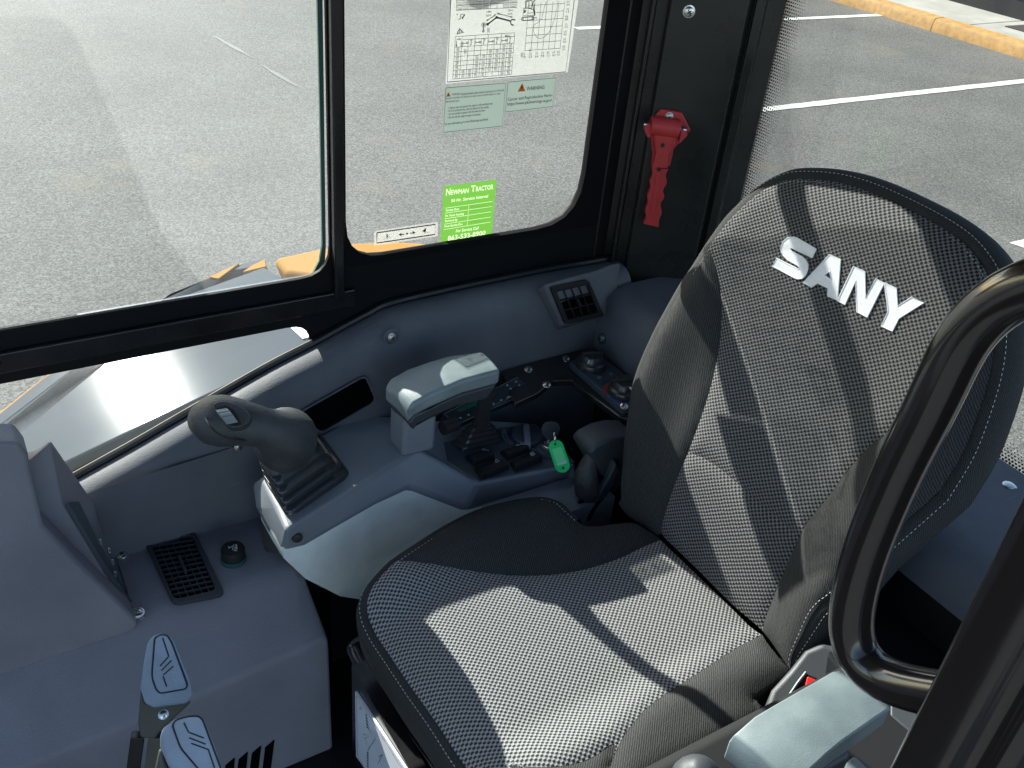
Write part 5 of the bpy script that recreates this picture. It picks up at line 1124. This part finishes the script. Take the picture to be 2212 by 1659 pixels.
# embroidered lettering, drawn where the fabric carries it
def emb(k, pts, h): return [bsurf(*bk((k, x, y)), h) for x, y in pts]
LETS = [[(690, 315), (640, 425), (375, 300), (355, 300), (352, 318), (372, 345), (500, 410), (550, 450), (585, 510), (580, 585), (550, 655), (510, 695), (450, 705), (400, 685), (118, 535), (172, 432), (450, 572), (470, 565), (468, 545), (440, 520), (320, 455), (265, 400), (235, 340), (235, 280), (262, 215), (320, 165), (400, 155), (460, 180)],
        [(525, 750), (865, 385), (1010, 450), (965, 985), (840, 925), (845, 820), (705, 755), (630, 810)],
        [(968, 985), (1180, 540), (1325, 605), (1335, 945), (1470, 700), (1580, 755), (1355, 1205), (1222, 1130), (1208, 730), (1065, 1040)],
        [(1582, 755), (1735, 825), (1755, 1055), (1940, 940), (2098, 1012), (1770, 1215), (1685, 1385), (1540, 1315), (1630, 1135), (1615, 990)]]
HOLE = {1: [(795, 650), (870, 600), (885, 715)]}
white_emb = mat('white_embroidery', (.92, .93, .95), .6, grain=.5, gscale=900, var=.05, vscale=200, sheen=.4)
for i, Lp in enumerate(LETS):
    o_ = emb('N', Lp, .0050); hs = [emb('N', HOLE[i], .0050)] if i in HOLE else []
    flat = lambda P: [Vector((p.y, (p-BO).dot(BT), 0)) for p in P]
    loops = [flat(o_)]+[flat(h_) for h_ in hs]; tr_ = geometry.tessellate_polygon(loops); allp = [p for l in [o_]+hs for p in l]; n = len(allp)
    f_ = [tuple(t) for t in tr_]; k0 = 0
    for l in [o_]+hs:
        q = len(l); f_ += [(k0+j, k0+(j+1) % q, k0+(j+1) % q+n, k0+j+n) for j in range(q)]; k0 += q
    obj('letter', allp+[p-BNm*.0035 for p in allp], f_, white_emb, seat)
    mb = MB(); mb.tube(o_+[o_[0]], .0008, 6)
    for h_ in hs: mb.tube(h_+[h_[0]], .0011, 6)
    mb.go('satin_edge', white_emb, seat, smooth=True)

# cushion
CZ = 1.3
def ch_(x, y):
    far_ = min(max((y-.745)/.07, 0), 1); near_ = min(max((.545-y)/.08, 0), 1)
    h = .020*far_*far_*(3-2*far_)+.020*near_*near_*(3-2*near_)
    h -= .022*min(max((.43-x)/.07, 0), 1.4)**2
    h -= .018*min(max((y-.835)/.045, 0), 1.2)**2+.018*min(max((.435-y)/.05, 0), 1.2)**2
    return h
def csurf(x, y, h): return Vector((x, y, CZ+ch_(x, y)+h))
CF = (Vector((0, 0, CZ)), Vector((0, 0, 1)), lambda q: ch_(q.x, q.y))
def ck(c): q = oni(c, CF); return (q.x, q.y)
def ckl(k, pts): return [ck((k, x, y)) for x, y in pts]
oFar = ckl('J', [(600, 358), (640, 330), (760, 250), (900, 160), (1000, 105), (1100, 58), (1200, 25), (1300, 0), (1400, -18), (1500, -24), (1560, -10), (1600, 8), (1650, 55), (1720, 118), (1760, 140), (1830, 145), (1950, 130), (2080, 130)])+ckl('O', [(1425, 1160)])
oFront = ckl('J', [(600, 358), (520, 438), (455, 520), (425, 610), (430, 690), (460, 770), (510, 860), (575, 955), (700, 1140), (790, 1265), (870, 1380), (960, 1520), (1040, 1632)])
last = oFront[-1]; oFront += [(last[0]+.003, last[1]-.04), (.393, .50)]
seamF = ckl('J', [(600, 358), (720, 362), (860, 382), (1000, 408), (1150, 430), (1300, 446), (1450, 448), (1600, 438), (1750, 412), (1880, 375), (2000, 330), (2100, 280)])+ckl('O', [(1427, 1165)])
seamN = ckl('K', [(858, 842), (780, 885), (700, 930), (600, 995), (500, 1060), (400, 1124), (320, 1178), (250, 1235), (190, 1305), (140, 1375), (95, 1465), (70, 1537)])
seamN += [(.50, .465), (.46, .462), (.42, .475), (.393, .50)]
oNear = ckl('K', [(858, 842), (900, 905), (955, 975), (998, 1030), (930, 1080), (850, 1130), (820, 1160), (812, 1190), (835, 1220), (860, 1255)])
q0 = oNear[-1]
oNear += [(q0[0]-.03, q0[1]-.015), ck(('K', 700, 1420)), ck(('K', 590, 1510)), (.56, .402), (.49, .398), (.44, .408), (.405, .44), (.393, .50)]
back_c = ckl('O', [(1427, 1165), (1500, 1235), (1580, 1312), (1646, 1370)])
pan = dense(oFront)[:-1]+dense(seamN)[::-1][:-1]+dense(back_c)[::-1][:-1]+dense(seamF)[::-1][:-1]
cushion('seat_panel', clean(pan), csurf, 'fab_sunlit', seat, puff=.006)
cushion('seat_bolster', clean(dense(oFar)[:-1]+dense(seamF)[::-1][:-1]), csurf, 'fabp', seat, puff=.008, step=.010)
cushion('seat_bolster', clean(dense(oNear)[:-1]+dense(seamN)[::-1][:-1]), csurf, 'fabp', seat, puff=.008, step=.010)
# gusset
cedge = [p for p in dense(oFar)[:78][::-1]][:-1]+dense(oFront)[:-1]+dense(oNear)[::-1][:64]
cc2 = np.array([.58, .64])
def crim(off, dz):
    out = []
    for i, p in enumerate(cedge):
        a = cedge[max(i-1, 0)]; b = cedge[min(i+1, len(cedge)-1)]; t = Vector((b[0]-a[0], b[1]-a[1])).normalized(); n = Vector((-t.y, t.x))
        if n.dot(Vector((p[0]-cc2[0], p[1]-cc2[1]))) < 0: n = -n
        out.append(csurf(p[0], p[1], -dz)+Vector((n.x*off, n.y*off, 0)))
    return out
csec = [(-.001, .002), (.005, .002), (.011, .008), (.014, .018), (.013, .030), (.010, .055), (-.002, .085), (-.05, .09)]
crow = [crim(o_, d_) for o_, d_ in csec]; n_c = len(cedge); acc = 0; uvc = []
for j, r_ in enumerate(crow):
    acc = 0
    for i in range(n_c): acc += (crow[0][i]-crow[0][max(i-1, 0)]).length; uvc.append((acc, j*.012))
obj('seat_gusset', [p for r_ in crow for p in r_], [(j*n_c+i, j*n_c+i+1, (j+1)*n_c+i+1, (j+1)*n_c+i) for j in range(len(csec)-1) for i in range(n_c-1)], 'fabp', seat, smooth=True, angle=80, uv=uvc)
up = lambda p: Vector((0, 0, 1))
stitches('stitching', [p+Vector((0, 0, .0012)) for p in crim(-.0045, 0)][:-26], up, seat)
stitches('stitching', [p+Vector((0, 0, .0014)) for p in crim(.0095, .0045)][60:-26], lambda p: Vector((-.5, 0, .85)), seat)
# base, slide bar and instruction plate
MB().prism([Vector((x, y, 1.215)) for x, y in ((.40, .44), (.76, .44), (.76, .84), (.40, .84))], (0, 0, -.1)).go('seat_pan', 'black_matte', seat, bevel=.01)
MB().prism([Vector((x, y, 1.12)) for x, y in ((.36, .42), (.80, .42), (.80, .86), (.36, .86))], (0, 0, -.2)).go('seat_base', 'black_paint', seat, bevel=.008)
sb = smooth_curve([Vector((.43, .86, 1.15)), z_(O(772, 1392), 1.152), z_(O(768, 1412), 1.15), z_(O(800, 1470), 1.15), z_(O(860, 1555), 1.15), z_(O(930, 1650), 1.15), z_(O(990, 1730), 1.15), Vector((.44, .52, 1.15))], 6)
MB().tube(sb, .0095, 14).go('slide_bar', 'black_gloss', seat, smooth=True)
LX = .335
lp = [onx(O(*q), LX) for q in [(767, 1494), (769, 1634), (782, 1652), (880, 1800), (960, 1790)]]
ip = thing('instruction_plate', lp[2], 'white instruction label with line drawings on the black seat base', 'label')
MB().prism(lp, (.003, 0, 0)).go('film', 'paper', ip)
MB().prism([p+Vector((.0035, 0, 0)) for p in [lp[0]+Vector((0, .02, .03)), lp[1]+Vector((0, .02, -.03)), Vector((LX, .42, 1.0)), Vector((LX, .42, lp[0].z+.03))]], (.02, 0, 0)).go('front_plate', 'black_paint', seat)
mb = MB(); LPt = lambda x, y: onx(('Y', x, y), LX-.0006)
for ln_ in ([(240, 1020), (246, 1555), (300, 1640)], [(240, 1020), (640, 1660)], [(300, 1360), (352, 1375), (312, 1400), (300, 1360)], [(315, 1410), (355, 1480), (405, 1400), (350, 1320)], [(355, 1480), (340, 1500)], [(470, 1540), (430, 1620)], [(470, 1540), (440, 1560)]): mb.quadstrip([LPt(*p) for p in ln_], .0008, (1, 0, 0))
for i in range(5): mb.quadstrip([LPt(318+i*2, 1180+i*28), LPt(332+i*4, 1200+i*28)], .0022, (1, 0, 0))
for i in range(8): mb.quadstrip([LPt(340+i*18, 1290+i*12), LPt(470+i*22, 1660)], .0005, (1, 0, 0))
for i in range(6): mb.quadstrip([LPt(330, 1520+i*24), LPt(345, 1532+i*24)], .0022, (1, 0, 0))
mb.quadstrip([LPt(262, 1080), LPt(282, 1120), LPt(262, 1130), LPt(290, 1140)], .001, (1, 0, 0)); mb.go('printing', 'black_print', ip)

# ================================================================== NEAR SIDE
la = thing('armrest', z_(O(1740, 1560), 1.46), 'large grey armrest pad in front of the black door post', 'armrest', 'armrests')
Qq = lambda x, y: ('Q', x, y)
top = padmesh([(Qq(250, 655), Qq(600, 965), 1.476), (Qq(290, 605), Qq(650, 930), 1.485), (Qq(430, 482), Qq(790, 840), 1.495), (Qq(560, 405), Qq(905, 738), 1.500), (Qq(700, 325), Qq(1010, 650), 1.504), (Qq(940, 188), Qq(1240, 490), 1.505), (Qq(1035, 166), Qq(1332, 430), 1.505)], 'pad', 'pad', la); cc = sum(top, Vector())/len(top)
MB().hull2([cc+(p-cc)*.97-Vector((0, 0, .0245)) for p in top], [cc+(p-cc)*.84-Vector((0, 0, .040)) for p in top]).go('base', 'pad', la, smooth=True, bevel=.003)
MB().box(cc+Vector((.02, -.005, -.16)), .06, .04, .24).go('post', 'pad_dark', la, bevel=.008)
# buckle
bu = thing('seat_belt_buckle', z_(('K', 1080, 1080), 1.33), 'grey seat belt buckle with red release button between seat and near armrest', 'seat belt buckle')
bq = z_(('K', 1090, 1010), 1.365); bn = (CAM-bq).normalized(); bn = (bn+Vector((0, .1, .35))).normalized()
bp2 = lambda x, y, l=0: onp(('K', x, y), bn, bq+bn*l)
MB().prism([bp2(*q) for q in [(860, 1240), (905, 1130), (1000, 1025), (1080, 925), (1170, 885), (1240, 905), (1300, 1020), (1300, 1100), (1100, 1200)]], bn*-.05).go('housing', 'pad_dark', bu, smooth=True, bevel=.008, seg=3)
MB().prism([bp2(*q) for q in [(1170, 885), (1290, 905), (1420, 1100), (1300, 1200), (1130, 1100), (1150, 960)]], bn*-.06).go('cover', 'pad_dark', bu, smooth=True, bevel=.01, seg=3)
MB().prism([bp2(*q, .003) for q in [(1010, 1150), (1080, 1045), (1150, 1075), (1060, 1190)]], bn*-.006).go('button_frame', 'black_gloss', bu, bevel=.001)
MB().prism([bp2(*q, .006) for q in [(1080, 1110), (1092, 1062), (1145, 1085), (1110, 1130)]], bn*-.008).go('release_button', 'red_button', bu, bevel=.0015)
MB().tube([bp2(*q, .004) for q in [(1000, 1160), (1040, 1100), (1085, 1042)]], .0016, 8).go('rim', 'pad', bu)
# left console and panels below the pad
lc = thing('left_console', (.6, .3, .95), 'dark side console under the near armrest with grey top plate', 'console')
MB().prism([Vector((x, y, 1.40)) for x, y in ((.40, .25), (.80, .25), (.80, .395), (.40, .395))], (0, 0, -.45)).go('body', 'black_matte', lc, bevel=.02)
MB().prism([z_(('Q', *q), 1.402) for q in [(1330, 390), (1600, 430), (1600, 560), (1500, 620), (1330, 470)]], (0, 0, -.004)).go('top_plate', 'pad_dark', lc, bevel=.002)
MB().prism([z_(('Q', *q), 1.41) for q in [(960, 850), (1090, 738), (1200, 840), (1200, 900), (980, 900)]], (0, 0, -.02)).go('front_plate', 'pad', lc, bevel=.003)
MB().prism([Vector((x, y, 1.33)) for x, y in ((.78, .2), (1.0, .2), (1.0, .5), (.78, .5))], (0, 0, -.4)).go('rear_box', 'black_matte', lc, bevel=.02)
MB().tube([onx(O(2010, 1215), .95), onx(O(2150, 1345), .95)], .006, 8).go('cable', 'black_gloss', lc, smooth=True)
# the tip of the near joystick
j2 = thing('joystick', z_(('Q', 60, 830), 1.42), 'second joystick, only its blue grey tip showing at the bottom edge', 'joystick', 'control joysticks')
jc = z_(('Q', 50, 905), 1.46)
MB().tube(smooth_curve([jc+Vector((0, 0, .022)), jc+Vector((0, 0, .012)), jc, jc+Vector((0, 0, -.03)), jc+Vector((.01, .005, -.09))], 4), [float(v) for v in np.interp(np.linspace(0, 4, 17), range(5), [.006, .018, .024, .026, .02])], 20, up=(1, 0, 0)).go('grip', 'pad_dark', j2, smooth=True)
b4 = [Vector((jc.x+a_, jc.y+b_, 1.33)) for a_, b_ in ((-.05, -.05), (.06, -.05), (.06, .05), (-.05, .05))]; bellows(b4, [Vector((jc.x+a_*.4, jc.y+b_*.4, jc.z-.07)) for a_, b_ in ((-.05, -.05), (.06, -.05), (.06, .05), (-.05, .05))], 3, j2)
# grab handle
gh = thing('grab_handle', onx(O(2030, 1490), .52), 'glossy black tubular grab handle bolted to the door post', 'grab handle')
hx = .525
hpth = [onx(O(*q), hx) for q in [(2560, 552), (2380, 580), (2212, 617), (2160, 645), (2105, 692), (2066, 750), (2040, 820), (2000, 900), (1943, 1013), (1906, 1100), (1872, 1185), (1850, 1262), (1836, 1330), (1836, 1400), (1858, 1442), (1905, 1470), (1960, 1487), (2030, 1499), (2110, 1512)]]
hs_ = resample(smooth_curve(hpth, 6), .006)
for _ in range(22): hs_ = [hs_[0]]+[(a*.25+b*.5+c*.25) for a, b, c in zip(hs_, hs_[1:], hs_[2:])]+[hs_[-1]]
MB().tube(hs_, .0168, 24, up=(1, 0, 0)).go('tube', 'black_gloss', gh, smooth=True)
# travel levers at the bottom left
def lever(label, plate, outer_z, side, groove, shaft, k='X'):
    z1, z2 = outer_z
    ymin = min(p[1] for p in plate); ymax = max(p[1] for p in plate)
    def zz_(y): return z1+(z2-z1)*(y-ymin)/(ymax-ymin)
    front = [onz((k, x, y), zz_(y)) for x, y in side]
    ctr = sum(front, Vector())/len(front); vd = (ctr-CAM).normalized()
    nn = (CAM-ctr).normalized()
    t = thing('travel_lever', ctr-Vector((0, 0, .3)), label, 'lever', 'travel levers')
    back = [p+vd*.045+(ctr-p)*.12 for p in front]
    MB().hull2(front, back).go('grip', 'lever_grip', t, smooth=True, angle=70, bevel=.009, seg=4)
    pl_ = [onz((k, x, y), zz_(y))+nn*.0012 for x, y in plate]
    pr2 = round_poly(pl_, .005)
    MB().prism(pr2, nn*-.006).go('grip_face', 'lever_grip', t, smooth=True, bevel=.0012)
    mb = MB(); mb.tube([p+nn*.0001 for p in pr2]+[pr2[0]], .0009, 6).go('edge_groove', 'dark_line', t)
    mb = MB()
    for a_, b_ in groove: mb.quadstrip([onz((k, *a_), zz_(a_[1]))+nn*.0026, onz((k, *b_), zz_(b_[1]))+nn*.0026], .0013, nn)
    mb.go('marking', 'dark_line', t)
    base, sh = shaft
    bz = [onz((k, x, y), zz_(y)-.004) for x, y in base]
    MB().hull2([p+nn*-.004 for p in bz], [p+vd*.05 for p in bz]).go('grip_base', 'lever_base', t, smooth=True, bevel=.006, seg=3)
    if sh:
        s0_, s1_ = [onz((k, *q), zz_(q[1])) for q in sh]; ax_ = (s1_-s0_).normalized()
        s1_ = s0_+ax_*.5; bx = ax_.cross(nn).normalized()
        for o_, w_, m_ in ((-.009, .016, 'pedal'), (.010, .014, 'black_paint')):
            MB().box((s0_+s1_)/2+bx*o_+vd*.03, .5, w_, .012, ax_, bx, ax_.cross(bx)).go('shaft', m_, t, bevel=.001)
    return t
t1 = lever('blue grey travel lever grip with slanted bar marking, standing further left', [(330, 185), (405, 150), (470, 160), (520, 235), (700, 720), (680, 765), (390, 815), (345, 770), (300, 640), (300, 560)], (1.45, 1.375),
      [(245, 240), (300, 165), (400, 135), (500, 150), (560, 240), (740, 690), (772, 850), (700, 930), (330, 985), (215, 930), (165, 760), (200, 480)],
      [((420, 190), (487, 395)), ((487, 400), (388, 510)), ((518, 445), (404, 560)), ((538, 510), (425, 610)), ((425, 625), (465, 740))],
      ([(170, 780), (225, 930), (400, 960), (750, 900), (700, 960), (560, 1090), (390, 1250), (330, 1330), (170, 1320), (140, 1150)], ((250, 1300), (200, 1660))))
c = onz(('X', 428, 1055), 1.352); screw(c+(CAM-c).normalized()*.006, (CAM-c), .0042, t1, 'chrome', 'bolt', False)
lever('blue grey travel lever grip cut by the bottom edge, beside the dark floor slots', [(530, 1180), (560, 1120), (700, 1075), (820, 1070), (870, 1110), (1090, 1700), (900, 1760), (620, 1430)], (1.46, 1.39),
      [(385, 1260), (430, 1200), (560, 1100), (700, 1060), (840, 1060), (900, 1120), (1010, 1400), (1130, 1760), (900, 1860), (600, 1800), (470, 1620), (385, 1420)],
      [((660, 1150), (710, 1250)), ((710, 1255), (885, 1320)), ((720, 1318), (905, 1390)), ((742, 1380), (935, 1450)), ((935, 1450), (1005, 1660))],
      ([(385, 1400), (470, 1640), (560, 1800), (340, 1800), (330, 1660)], None))
